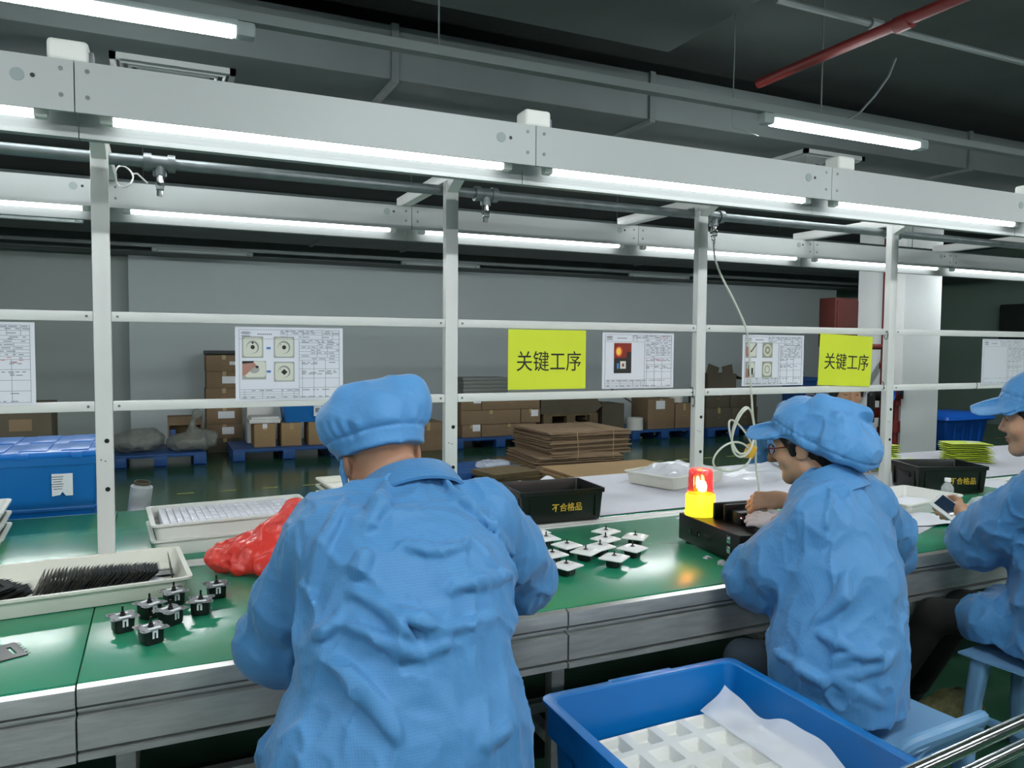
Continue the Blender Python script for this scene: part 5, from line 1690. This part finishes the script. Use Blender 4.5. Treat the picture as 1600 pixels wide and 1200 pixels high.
# ---- broad man in front, seen from behind
def build_man():
    T = person('broad worker seen from behind in blue coat and cap, bending over the bench', (.48, 1.58, 0))
    right = V(.996, .087, 0)
    shL, shR = V(.345, 1.76, 1.12), V(.745, 1.80, 1.125)
    elL, elR = V(.255, 1.91, .835), V(.935, 1.945, .90)
    wrL, wrR = V(.43, 2.17, .815), V(.73, 2.27, .82)
    nb = V(.552, 1.845, 1.212)
    R = head_frame(87, -20, 7)
    H = Head((.516, 1.938, 1.278), R, 1.2)
    S = Sdf()
    torso_skin(S, (.475, 1.58, .56), (.53, 1.74, 1.0), nb, right)
    S.cone(shL, shR, .06, .06, .05)
    for sh, el, wr, sd in ((shL, elL, wrL, 1), (shR, elR, wrR, -1)):
        S.chain([sh, el, wr], [.058, .045, .03], .03)
    hand(S, wrL, (.35, .9, -.05), (.9, -.35, .1), 1, (.2, .35, .3), .2, 1.05)
    hand(S, wrR, (-.35, .9, -.05), (-.9, -.35, .1), -1, (.2, .35, .3), .2, 1.05)
    legs(S, [(.37, 1.60, .565), (.58, 1.62, .565)], [(.31, 1.98, .52), (.62, 1.99, .52)], [(.32, 1.95, .1), (.61, 1.96, .1)])
    H.add(S, nb, .064)
    S.build('body', M['skin_man'], T, .005)
    # hair under the cap at the nape
    A = Sdf()
    H.e(A, (0, -.014, .032), (.0765, .097, .087))
    A.plane(H.p(0, 0, .02), -R[:, 2], .006)
    A.build('hair', M['hair'], T, .005)
    # cap
    C = Sdf()
    C.eseg(H.p(0, -.016, -.012), H.p(0, -.014, .05), .106, .128, .114, .134, R[:, 0], .012)
    H.e(C, (0, -.018, .082), (.108, .118, .066), .03)
    H.e(C, (-.078, -.03, .074), (.046, .06, .05), .03)
    H.e(C, (.07, -.05, .1), (.048, .06, .05), .03)
    C.cone(H.p(-.062, -.07, .118), H.p(.075, -.065, .125), .03, .03, .03)
    C.plane(H.p(0, -.1, .001), unit(-R[:, 2]+.06*R[:, 1]), .006)
    C.cone(H.p(-.03, .1, .03), H.p(.03, .1, .03), .03, .03, .02)
    def capw(P):
        q = (P-H.c)@R
        a = np.arctan2(q[:, 0], q[:, 1])
        q = q/1.2
        g = np.exp(-((q[:, 2]-.05)/.018)**2)
        return .0026*g*np.cos(24*a+6*np.sin(3*a))-.004*np.exp(-((q[:, 2]-.036)/.004)**2)+.006*(ridged(P, V(14, 14, 9), 4., 2)-.35)
    C.build('cap', M['cap'], T, .0038, capw, .012)
    K = Sdf()
    K.chain([H.p(-.078, .01, .006), H.p(-.083, .0, -.02), H.p(-.084, .006, -.052)], [.008, .01, .007], .01)
    K.build('cap_strap', M['cap'], T, .0035)
    # coat
    S = Sdf()
    S.eseg((.47, 1.56, .47), (.475, 1.58, .70), .30, .22, .275, .20, right, .06)
    S.eseg((.475, 1.58, .70), (.495, 1.63, .90), .265, .19, .222, .165, right, .06)
    S.eseg((.495, 1.63, .90), (.525, 1.70, 1.03), .222, .165, .235, .155, right, .06)
    S.eseg((.525, 1.70, 1.03), (.545, 1.775, 1.125), .235, .15, .185, .105, right, .06)
    S.cone(shL, nb+V(-.06, -.01, -.05), .085, .06, .06)
    S.cone(shR, nb+V(.06, -.01, -.05), .085, .06, .06)
    S.cone(nb-V(0, 0, .06), nb-V(0, 0, .02), .09, .08, .04)
    # sleeves
    S.chain([shL, shL*.45+elL*.55+V(-.015, .0, -.0), elL, (elL+wrL)/2+V(0, 0, .0), wrL], [.092, .09, .088, .075, .055], .03)
    S.chain([shR, shR*.45+elR*.55+V(.015, 0, 0), elR, (elR+wrR)/2, wrR], [.092, .09, .086, .075, .055], .03)
    S.cone(elL+V(-.015, .03, .01), elL+V(.03, .03, -.035), .07, .07, .04)
    S.cone(elL+V(-.055, .0, .035), elL+V(-.02, .06, .05), .035, .03, .02)
    # skirt over the thighs
    S.eseg((.40, 1.62, .53), (.33, 1.92, .55), .15, .11, .13, .09, right, .06)
    S.eseg((.57, 1.64, .53), (.62, 1.93, .55), .15, .11, .13, .09, right, .06)
    S.plane((0, 0, .47), (0, 0, -1), .01)
    for pts, r in MAN_FOLDS:
        S.chain(pts, r, .014)
    S.build('coat', M['coat'], T, .0055, cloth_warp(3., .010, .005), .014)
    collar(T, V(.566, 1.858, 1.186), head_frame(90, -42, 3), .118, .1, M['coat'], 140, .032, .04, .036)
    L = Sdf()
    legs(L, [(.37, 1.60, .565), (.58, 1.62, .565)], [(.31, 1.98, .52), (.62, 1.99, .52)], [(.32, 1.95, .07), (.61, 1.96, .07)], gr=.012)
    L.eseg((.47, 1.58, .61), (.48, 1.6, .68), .18, .13, .17, .12, right, .05)
    L.plane((0, 0, .05), (0, 0, -1), .01)
    L.build('trousers', M['trousers'], T, .01, cloth_warp(8., .006, .003), .01)
    for x in (.32, .61):
        shoe(T, (x, 1.95, 0), (0, 1, 0))

def bouffant(T, H, R, name='cap', seed=1., back=(.125, .05), h=.0038, folds=(), slouch=1., tip=0.):
    """soft cap with a peak in front and a full crown that slouches to the back"""
    H = Head(H.c, R@np.array(Matrix.Rotation(math.radians(tip), 3, 'X')), H.k)
    R = H.R
    C = Sdf()
    H.e(C, (0, -.005, .062), (.095, .113, .098))
    H.e(C, (0, -.08*slouch, .05), (.106, .108, .088), .04)
    H.e(C, (.0, -.15*slouch, .008), (.098, .08, .07), .05)
    for p, q, r in folds:
        C.cone(H.p(*p), H.p(*q), r, r*.7, .03)
    # cut along the band line, front edge above the brow, back edge above the nape
    C.plane(H.p(0, -.02, .018), unit(-R[:, 2]+.30*R[:, 1]), .008)
    # band
    Rt = R@np.array(Matrix.Rotation(.29, 3, 'X'))
    C.eseg(H.p(0, -.012, .018), H.p(0, -.016, .042), .089*H.k, .112*H.k, .091*H.k, .114*H.k, R[:, 0], .006)
    C.plane(H.p(0, -.02, .010), unit(-R[:, 2]+.30*R[:, 1]), .004)
    # peak: two plates rolled to either side so that the peak droops at its edges
    for q in (-1, 1):
        Rb = R@np.array(Matrix.Rotation(-.30, 3, 'X') @ Matrix.Rotation(q*.36, 3, 'Y'))
        C.ell(H.p(q*.03, .118, .034), V(.066, .078, .0075)*H.k, Rb, .016)
    def w(P):
        q = (P-H.c)@R/H.k
        peak = np.clip((q[:, 1]-.1)/.02, 0, 1)
        a = np.arctan2(q[:, 0], q[:, 1])
        q[:, 2] -= .30*q[:, 1]
        low = np.exp(-((q[:, 2]-.05)/.02)**2)
        g = .0022*low*np.cos(24*a+4*np.sin(2*a+seed))+.010*(ridged(P, V(13, 13, 10), seed, 2.5)-.3)+.003*(ridged(P, V(34, 34, 20), seed+3, 2)-.3)
        band = -.0035*np.exp(-((q[:, 2]-.05)/.004)**2)
        return (g+band)*(1-peak)
    return C.build(name, M['cap'], T, h, w, .014)

def hair_short(T, H, R, m='hair', h=.0045, long=.1):
    A = Sdf()
    H.e(A, (0, -.016, .03), (.0815, .1, .09))
    A.cone(H.p(0, -.055, -.03), H.p(0, -.062, -long), .052*H.k, .036*H.k, .03)
    for q in (-1, 1):
        A.cone(H.p(q*.072, .022, .02), H.p(q*.07, .024, -.035), .012*H.k, .006*H.k, .02)
    H.e(A, (0, .155, -.05), (.1, .115, .115), .01, 's')
    for q in (-1, 1):
        H.e(A, (q*.084, -.012, -.008), (.02, .02, .03), .01, 's')
        H.e(A, (q*.09, .03, -.075), (.06, .055, .05), .01, 's')
    def w(P):
        return .004*(ridged(P, V(40, 40, 10), 2., 1.5)-.4)
    return A.build('hair', M[m], T, h, w, .006)

def face_parts(T, H, brow=True):
    for q in (-1, 1):
        E = Sdf()
        H.e(E, (q*.031, .0835, .0025), (.0115, .0045, .0026), .002)
        E.build('eye', M['eye'], T, .0012)
        if brow:
            B = Sdf()
            B.chain([H.p(q*.014, .0895, .024), H.p(q*.03, .0885, .029), H.p(q*.048, .076, .024)], [.0022, .0027, .0014], .004)
            B.build('eyebrow', M['hair'], T, .0012)
    L = Sdf()
    H.e(L, (0, .089, -.0585), (.021, .0095, .005), .003)
    H.e(L, (0, .087, -.0685), (.017, .0095, .006), .003)
    L.build('lips', M['lip'], T, .0013)

# ---- woman in the middle with a full blue cap, glove and glasses
def build_capped_woman():
    T = person('woman in glasses, blue coat and full peaked cap working at the lit beacon box', (2.0, 1.68, 0))
    right = V(.94, .342, 0)
    shL, shR = V(1.885, 1.775, 1.02), V(2.235, 1.90, 1.02)
    elL, elR = V(1.835, 2.0, .80), V(2.46, 1.985, .795)
    wrL, wrR = V(2.135, 2.195, .892), V(2.225, 2.30, .962)
    nb = V(2.02, 1.885, 1.105)
    R = head_frame(116, -10, 3)
    H = Head((2.0, 1.945, 1.232), R, 1.05)
    S = Sdf()
    torso_skin(S, (1.94, 1.74, .56), (2.01, 1.83, .92), nb, right)
    S.cone(shL, shR, .05, .05, .05)
    for sh, el, wr in ((shL, elL, wrL), (shR, elR, wrR)):
        S.chain([sh, el, wr], [.05, .04, .029], .03)
    # bare right fist
    hand(S, wrR, (-.72, .66, -.12), (-.35, -.42, -.75), -1, (.95, 1.1, .7), .75, 1.02)
    hand(S, wrL, (-.08, 1, .0), (.82, .08, .55), 1, (.1, .2, .15), .1, .98)
    legs(S, [(1.88, 1.78, .55), (2.03, 1.82, .55)], [(1.80, 2.0, .50), (2.0, 2.03, .50)], [(1.82, 1.98, .1), (2.0, 2.02, .1)], .07, .05, .038)
    H.add(S, nb, .05)
    S.build('body', M['skin'], T, .0042)
    hair_short(T, H, R)
    face_parts(T, H)
    bouffant(T, H, R, seed=2., folds=(((-.085, -.03, .03), (-.07, -.06, .13), .02), ((-.1, -.1, .03), (-.085, -.11, .12), .022), ((-.05, -.05, .15), (.02, -.16, .13), .03)), slouch=.97, tip=16)
    # spectacles
    g = MB()
    o = V(T.location)
    for q in (-1, 1):
        g.tube([tuple(H.p(q*.032+.024*math.cos(a), .106-.004*abs(math.cos(a)), .0+.017*math.sin(a))-o) for a in [2*PI*i/20 for i in range(20)]], .0022, 6, closed=True)
        g.tube([tuple(H.p(q*.056, .103, .006)-o), tuple(H.p(q*.076, .07, .008)-o), tuple(H.p(q*.08, .0, .01)-o)], .0022, 6)
    g.tube([tuple(H.p(-.009, .108, .004)-o), tuple(H.p(0, .112, .006)-o), tuple(H.p(.009, .108, .004)-o)], .002, 6)
    gl = g.build('spectacles', M['frame_red'], T)
    for q in (-1, 1):
        MB().loft([[tuple(H.p(q*.032+.023*math.cos(a), yy, .016*math.sin(a))-o) for a in [2*PI*i/18 for i in range(18)]] for yy in (.1035, .1045)]).build('lens', M['lens'], gl) .matrix_parent_inverse.identity()
    # knitted glove on the left hand
    G = Sdf()
    hand(G, wrL, (-.08, 1, .0), (.82, .08, .55), 1, (.1, .2, .15), .1, .98, gr=.0022)
    G.chain([wrL+V(-.005, -.055, .004), wrL+V(-.002, -.01, .002)], [.036, .031], .01)
    G.build('glove', M['glove'], T, .003, lambda P: .0012*np.sin(P[:, 1]*420)*np.exp(-((P[:, 1]-wrL[1]+.035)/.02)**2), .003)
    # coat
    S = Sdf()
    S.eseg((1.935, 1.72, .44), (1.94, 1.73, .62), .235, .205, .222, .185, right, .06)
    S.eseg((1.94, 1.73, .62), (1.985, 1.765, .82), .222, .18, .205, .165, right, .06)
    S.eseg((1.985, 1.765, .82), (2.03, 1.82, .96), .205, .165, .195, .145, right, .06)
    S.eseg((2.03, 1.82, .96), (2.04, 1.85, 1.035), .195, .135, .15, .09, right, .06)
    S.cone(shL, nb+V(-.04, -.01, -.03), .078, .062, .05)
    S.cone(shR, nb+V(.04, .01, -.03), .078, .062, .05)
    S.cone(nb-V(0, 0, .05), nb-V(0, 0, .005), .08, .068, .04)
    S.chain([shL, shL*.45+elL*.55+V(-.03, -.01, -.04), elL+V(-.01, -.015, -.015), (elL+wrL)/2+V(-.025, -.04, -.035), wrL+V(-.05, -.085, -.028)], [.088, .098, .096, .066, .04], .03)
    S.cone(elL+V(.0, -.05, -.035), elL+V(.13, .06, -.03), .075, .05, .05)
    S.chain([shR, shR*.45+elR*.55+V(.03, 0, 0), elR, (elR*.4+wrR*.6), wrR+V(.05, -.035, -.01)], [.088, .095, .09, .065, .04], .03)
    for i in range(3):
        c = wrR+V(.055+.014*i, -.04-.012*i, -.012-.005*i)
        S.ell(c, (.043, .043, .043), None, .004)
    S.plane((0, 0, .475), (0, 0, -1), .01)
    for pts, r in W2_FOLDS:
        S.chain(pts, r, .014)
    S.build('coat', M['coat'], T, .0055, cloth_warp(13., .011, .005, lean=-.4), .014)
    collar(T, nb+V(.0, -.012, .024), head_frame(110, -20), .086, .082, M['coat'], 145, .05, .045, .045)
    L = Sdf()
    legs(L, [(1.88, 1.78, .55), (2.03, 1.82, .55)], [(1.80, 2.0, .50), (2.0, 2.03, .50)], [(1.82, 1.98, .07), (2.0, 2.02, .07)], .07, .05, .038, gr=.012)
    L.plane((0, 0, .05), (0, 0, -1), .01)
    L.build('trousers', M['navy'], T, .01)
    for x, y in ((1.82, 1.98), (2.0, 2.02)):
        shoe(T, (x, y, 0), (-.2, 1, 0))

# ---- woman at the right edge in profile
def build_profile_woman():
    T = person('woman in profile at the right edge holding a dark-screened device', (2.97, 1.66, 0))
    right = V(.906, .423, 0)
    shL, shR = V(2.83, 1.655, 1.06), V(3.17, 1.80, 1.06)
    elL, elR = V(2.895, 1.93, .815), V(3.34, 2.0, .80)
    wrL, wrR = V(3.055, 2.10, .872), V(3.30, 2.26, .83)
    nb = V(2.975, 1.70, 1.145)
    R = head_frame(124, -8, 0)
    H = Head((2.882, 1.715, 1.318), R, 1.1)
    S = Sdf()
    torso_skin(S, (3.0, 1.63, .56), (3.0, 1.71, .95), nb, right)
    S.cone(shL, shR, .05, .05, .05)
    for sh, el, wr in ((shL, elL, wrL), (shR, elR, wrR)):
        S.chain([sh, el, wr], [.05, .041, .03], .03)
    hand(S, wrL, (-.1, .98, .12), (.2, .1, .95), 1, (.5, .6, .4), .55, 1.05)
    hand(S, wrR, (-.75, .55, -.05), (.1, .3, .9), -1, (.6, .8, .5), .5, 1.05)
    legs(S, [(2.92, 1.70, .56), (3.08, 1.74, .56)], [(2.80, 2.03, .50), (3.0, 2.05, .50)], [(2.79, 2.25, .1), (3.02, 2.27, .1)], .07, .05, .038)
    H.add(S, nb, .05)
    S.build('body', M['skin'], T, .0042)
    hair_short(T, H, R)
    F = Sdf()
    for q in (-.05, -.03, -.01, .012, .035):
        F.chain([H.p(q, .083, .045), H.p(q-.006, .093, .036), H.p(q-.012, .095, .02)], [.006, .0055, .0025], .006)
    F.build('fringe', M['hair'], T, .002)
    face_parts(T, H)
    bouffant(T, H, R, seed=7., tip=9)
    S = Sdf()
    S.eseg((2.985, 1.62, .44), (2.99, 1.63, .62), .25, .21, .23, .185, right, .06)
    S.eseg((2.99, 1.63, .62), (3.0, 1.665, .84), .23, .18, .205, .165, right, .06)
    S.eseg((3.0, 1.665, .84), (2.995, 1.70, 1.0), .205, .165, .195, .14, right, .06)
    S.eseg((2.995, 1.70, 1.0), (2.985, 1.71, 1.07), .195, .135, .15, .09, right, .06)
    S.cone(shL, nb+V(-.04, -.02, -.03), .08, .062, .05)
    S.cone(shR, nb+V(.04, .02, -.03), .08, .062, .05)
    S.cone(nb-V(0, 0, .05), nb-V(0, 0, .005), .08, .066, .04)
    S.chain([shL, shL*.45+elL*.55+V(-.02, -.01, 0), elL, (elL+wrL)/2+V(-.01, -.02, -.01)], [.09, .1, .1, .075], .03)
    S.chain([shR, elR, elR*.35+wrR*.65], [.088, .09, .055], .03)
    S.eseg((2.93, 1.70, .53), (2.86, 1.86, .535), .13, .1, .12, .09, right, .05)
    S.eseg((3.08, 1.74, .53), (3.03, 1.9, .535), .13, .1, .12, .09, right, .05)
    S.plane((0, 0, .475), (0, 0, -1), .01)
    S.build('coat', M['coat'], T, .006, cloth_warp(23., .014, .006, lean=.3), .018)
    collar(T, nb+V(0, 0, .03), head_frame(115, -12), .07, .068, M['coat'], 145, .04, .045, .045)
    L = Sdf()
    legs(L, [(2.92, 1.70, .56), (3.08, 1.74, .56)], [(2.80, 2.03, .50), (3.0, 2.05, .50)], [(2.79, 2.25, .07), (3.02, 2.27, .07)], .07, .05, .038, gr=.014)
    L.plane((0, 0, .05), (0, 0, -1), .01)
    L.build('trousers', M['trousers'], T, .01)
    for x, y in ((2.79, 2.25), (3.02, 2.27)):
        shoe(T, (x, y, 0), (-.2, 1, 0))

# ---- woman across the bench, mostly hidden
def build_far_woman():
    T = person('dark-haired woman across the bench, only her lowered face showing behind the capped woman', (4.45, 4.55, 0))
    right = V(-.82, .57, 0)
    shL, shR = V(4.34, 3.90, 1.10), V(4.05, 4.11, 1.10)
    elL, elR = V(4.36, 3.70, .90), V(3.88, 4.02, .89)
    wrL, wrR = V(4.14, 3.52, .81), V(3.79, 3.88, .80)
    nb = V(4.17, 3.85, 1.14)
    R = head_frame(-118, -16, 0)
    H = Head((4.065, 3.625, 1.285), R, 1.12)
    S = Sdf()
    S.eseg((4.5, 4.66, .60), (4.25, 4.1, 1.03), .14, .08, .13, .07, right, .05)
    S.cone((4.24, 4.05, 1.04), nb, .07, .055, .06)
    S.cone(shL, shR, .05, .05, .05)
    for sh, el, wr in ((shL, elL, wrL), (shR, elR, wrR)):
        S.chain([sh, el, wr], [.05, .04, .029], .03)
    hand(S, wrL, (-.6, -.6, -.05), (-.6, .6, 0), 1, (.05, .1, .1), .05)
    hand(S, wrR, (-.35, -.9, -.05), (.9, -.35, 0), -1, (.05, .1, .1), .05)
    legs(S, [(4.44, 4.74, .56), (4.58, 4.64, .56)], [(4.36, 4.46, .50), (4.60, 4.44, .50)], [(4.38, 4.46, .1), (4.60, 4.44, .1)], .07, .05, .038)
    H.add(S, nb, .05)
    S.build('body', M['skin'], T, .005)
    A = Sdf()
    H.e(A, (0, -.016, .034), (.083, .1, .092))
    H.e(A, (0, -.02, -.03), (.086, .08, .09), .03)
    for q in (-1, 1):
        A.cone(H.p(q*.06, .065, .06), H.p(q*.078, .04, -.02), .014, .008, .02)
    H.e(A, (0, .14, -.03), (.068, .1, .085), .012, 's')
    A.build('hair', M['hair'], T, .005)
    face_parts(T, H)
    S = Sdf()
    S.eseg((4.52, 4.7, .48), (4.49, 4.6, .80), .23, .17, .20, .15, right, .06)
    S.eseg((4.50, 4.6, .82), (4.23, 4.07, 1.04), .20, .15, .19, .135, right, .06)
    S.eseg((4.23, 4.07, 1.03), (4.19, 3.93, 1.09), .18, .125, .13, .1, right, .05)
    S.cone(shL, nb-V(0, 0, .05), .078, .065, .05)
    S.cone(shR, nb-V(0, 0, .05), .078, .065, .05)
    S.chain([shL, elL, elL*.3+wrL*.7], [.075, .06, .045], .03)
    S.chain([shR, elR, elR*.4+wrR*.6], [.075, .06, .045], .03)
    S.plane((0, 0, .475), (0, 0, -1), .01)
    S.build('coat', M['coat'], T, .009, cloth_warp(33., .011, .005), .014)
    L = Sdf()
    legs(L, [(4.44, 4.74, .56), (4.58, 4.64, .56)], [(4.36, 4.46, .50), (4.60, 4.44, .50)], [(4.38, 4.46, .07), (4.60, 4.44, .07)], .07, .05, .038, gr=.014)
    L.plane((0, 0, .05), (0, 0, -1), .01)
    L.build('trousers', M['trousers'], T, .012)
    for x, y in ((4.38, 4.46), (4.60, 4.44)):
        shoe(T, (x, y, 0), (-.2, -1, 0))

build_man()
build_capped_woman()
build_profile_woman()
build_far_woman()

# ---- stools
def plastic_stool(label, loc, rot, h=.43, back=True):
    t = thing('plastic_stool', label, 'stool', loc, rot)
    def f(u, v):
        x, y = (u-.5)*.40, (v-.5)*.40
        return (x, y, h-.012*math.cos(x*6)*math.cos(y*5)+.006)
    MB().sheet(f, 14, 14, thick=.008).build('seat', M['stool_blue'], t)
    for sx in (-1, 1):
        for sy in (-1, 1):
            MB().loft([rr(.022, .022, .012, 0, 3, sx*.18, sy*.165), rr(.026, .026, .014, h*.6, 3, sx*.165, sy*.155), rr(.03, .03, .015, h-.01, 3, sx*.15, sy*.14)]).build('leg', M['stool_blue'], t)
    if back:
        MB().tube(spl([(-.185, -.15, h-.02), (-.17, -.19, h+.05), (-.08, -.225, h+.082), (.08, -.225, h+.082), (.17, -.19, h+.05), (.185, -.15, h-.02)], 6), .02, 10).build('back_handle', M['stool_blue'], t)
        MB().sheet(lambda u, v: ((u-.5)*.32, -.165-.045*v-.01*(1-(2*u-1)**2), h-.005+.06*v*(1-.5*(2*u-1)**4)), 14, 6, thick=.01).build('back_lip', M['stool_blue'], t)
    for s in (-1, 1):
        MB().box((s*.165, 0, .2), (.018, .3, .03), None, .006).build('stretcher', M['stool_blue'], t)
    return t
plastic_stool('light blue plastic stool with a raised back handle under the capped woman', (2.0, 1.60, 0), math.radians(4))
plastic_stool('light blue plastic stool under the woman at the right edge', (2.92, 1.68, 0), math.radians(6), .43, False)
t = thing('work_stool', 'dark stool under the broad worker', 'stool', (.475, 1.56, 0))
MB().lathe([(.15, .405), (.17, .41), (.172, .435), (.16, .443)], 28).build('seat', M['black'], t)
for a in (45, 135, 225, 315):
    c, s = math.cos(math.radians(a)), math.sin(math.radians(a))
    MB().cyl((.17*c, .17*s, 0), (.11*c, .11*s, .41), .013).build('leg', M['dark_metal'], t)
t = thing('work_stool', 'dark stool under the woman across the bench', 'stool', (4.53, 4.72, 0))
MB().lathe([(.15, .405), (.17, .41), (.172, .435), (.16, .443)], 28).build('seat', M['black'], t)
for a in (45, 135, 225, 315):
    c, s = math.cos(math.radians(a)), math.sin(math.radians(a))
    MB().cyl((.17*c, .17*s, 0), (.11*c, .11*s, .41), .013).build('leg', M['dark_metal'], t)
# device in the right woman's hands
t = thing('handheld_device', 'white cased device with dark screen in the right woman\'s hands', 'device', (3.024, 2.146, .888))
_n = Vector((-.62, -.5, .6)).normalized()
_l = Vector((-.434, .553, .72))
_l = (_l-_n*_l.dot(_n)).normalized()
_w = _l.cross(_n)
t.rotation_euler = Matrix(((_w.x, _l.x, _n.x), (_w.y, _l.y, _n.y), (_w.z, _l.z, _n.z))).to_euler()
MB().box((0, 0, 0), (.075, .135, .012), None, .005).build('case', M['white_gloss'], t)
MB().box((.006, .012, .0065), (.055, .085, .002), None, .0008).build('screen', M['screen'], t)
# straw sack under the right stool
S = Sdf()
S.ell((2.80, 2.0, .09), (.15, .08, .08), None, .03)
S.ell((2.90, 1.995, .11), (.12, .075, .08), None, .04)
S.plane((0, 0, .004), (0, 0, -1), .01)
t = S.build('straw_sack', M['straw'], None, .008, cloth_warp(41., .012, .005), .016)
tag(t, 'woven straw sack on the floor by the right woman\'s stool', 'sack')
# red bag on the bench
S = Sdf()
S.ell((.235, 3.015, .765), (.10, .085, .05), None, .03)
S.ell((.34, 2.975, .785), (.12, .10, .07), None, .04)
S.ell((.40, 2.99, .83), (.075, .06, .075), None, .04)
S.ell((.36, 2.88, .755), (.085, .06, .04), None, .03)
S.chain([(.43, 3.0, .85), (.46, 3.01, .90), (.47, 3.02, .935)], [.05, .045, .03], .03)
S.ell((.27, 2.93, .75), (.05, .05, .035), None, .02)
S.plane((0, 0, .731), (0, 0, -1), .004)
t = S.build('red_bag', M['red_bag'], None, .005, lambda P: .014*(ridged(P, V(13, 15, 15), 51., 2.2)-.3)+.006*(ridged(P, V(34, 34, 34), 57., 2)-.3), .016)
tag(t, 'crumpled red plastic bag of parts beside the first worker\'s left arm', 'bag')
# grey bags on the far pallet
for k, (c, r, lab) in enumerate((((-.28, 10.85, .28), (.30, .3, .13), 'grey crumpled plastic bag at the left on the far blue pallet'), ((.36, 10.68, .27), (.3, .2, .12), 'knotted grey plastic bag at the right on the far blue pallet'))):
    S = Sdf()
    S.ell(c, r, None, .05)
    S.ell(V(c)+V(.12, .05, .06), V(r)*.65, None, .06)
    if k:
        S.cone(V(c)+V(0, -.02, .05), V(c)+V(.02, 0, .24), .1, .02, .06)
        S.cone(V(c)+V(.02, 0, .24), V(c)+V(.06, 0, .36), .02, .06, .03)
    S.plane((0, 0, .183), (0, 0, -1), .006)
    t = S.build('plastic_bag', M['bag_grey'], None, .012, lambda P: .03*(ridged(P, V(7, 7, 8), 61., 2)-.3)+.012*(ridged(P, V(18, 18, 18), 63., 2)-.3), .03)
    tag(t, lab, 'bag')
S = Sdf()
S.ell((3.42, 7.95, .2), (.2, .12, .05), None, .03)
S.plane((0, 0, .178), (0, 0, -1), .006)
t = S.build('plastic_bag', M['film'], None, .01, lambda P: .02*(ridged(P, V(12, 12, 14), 71., 2)-.3), .02)
tag(t, 'small clear plastic bag on the blue pallet by the cardboard stack', 'bag')
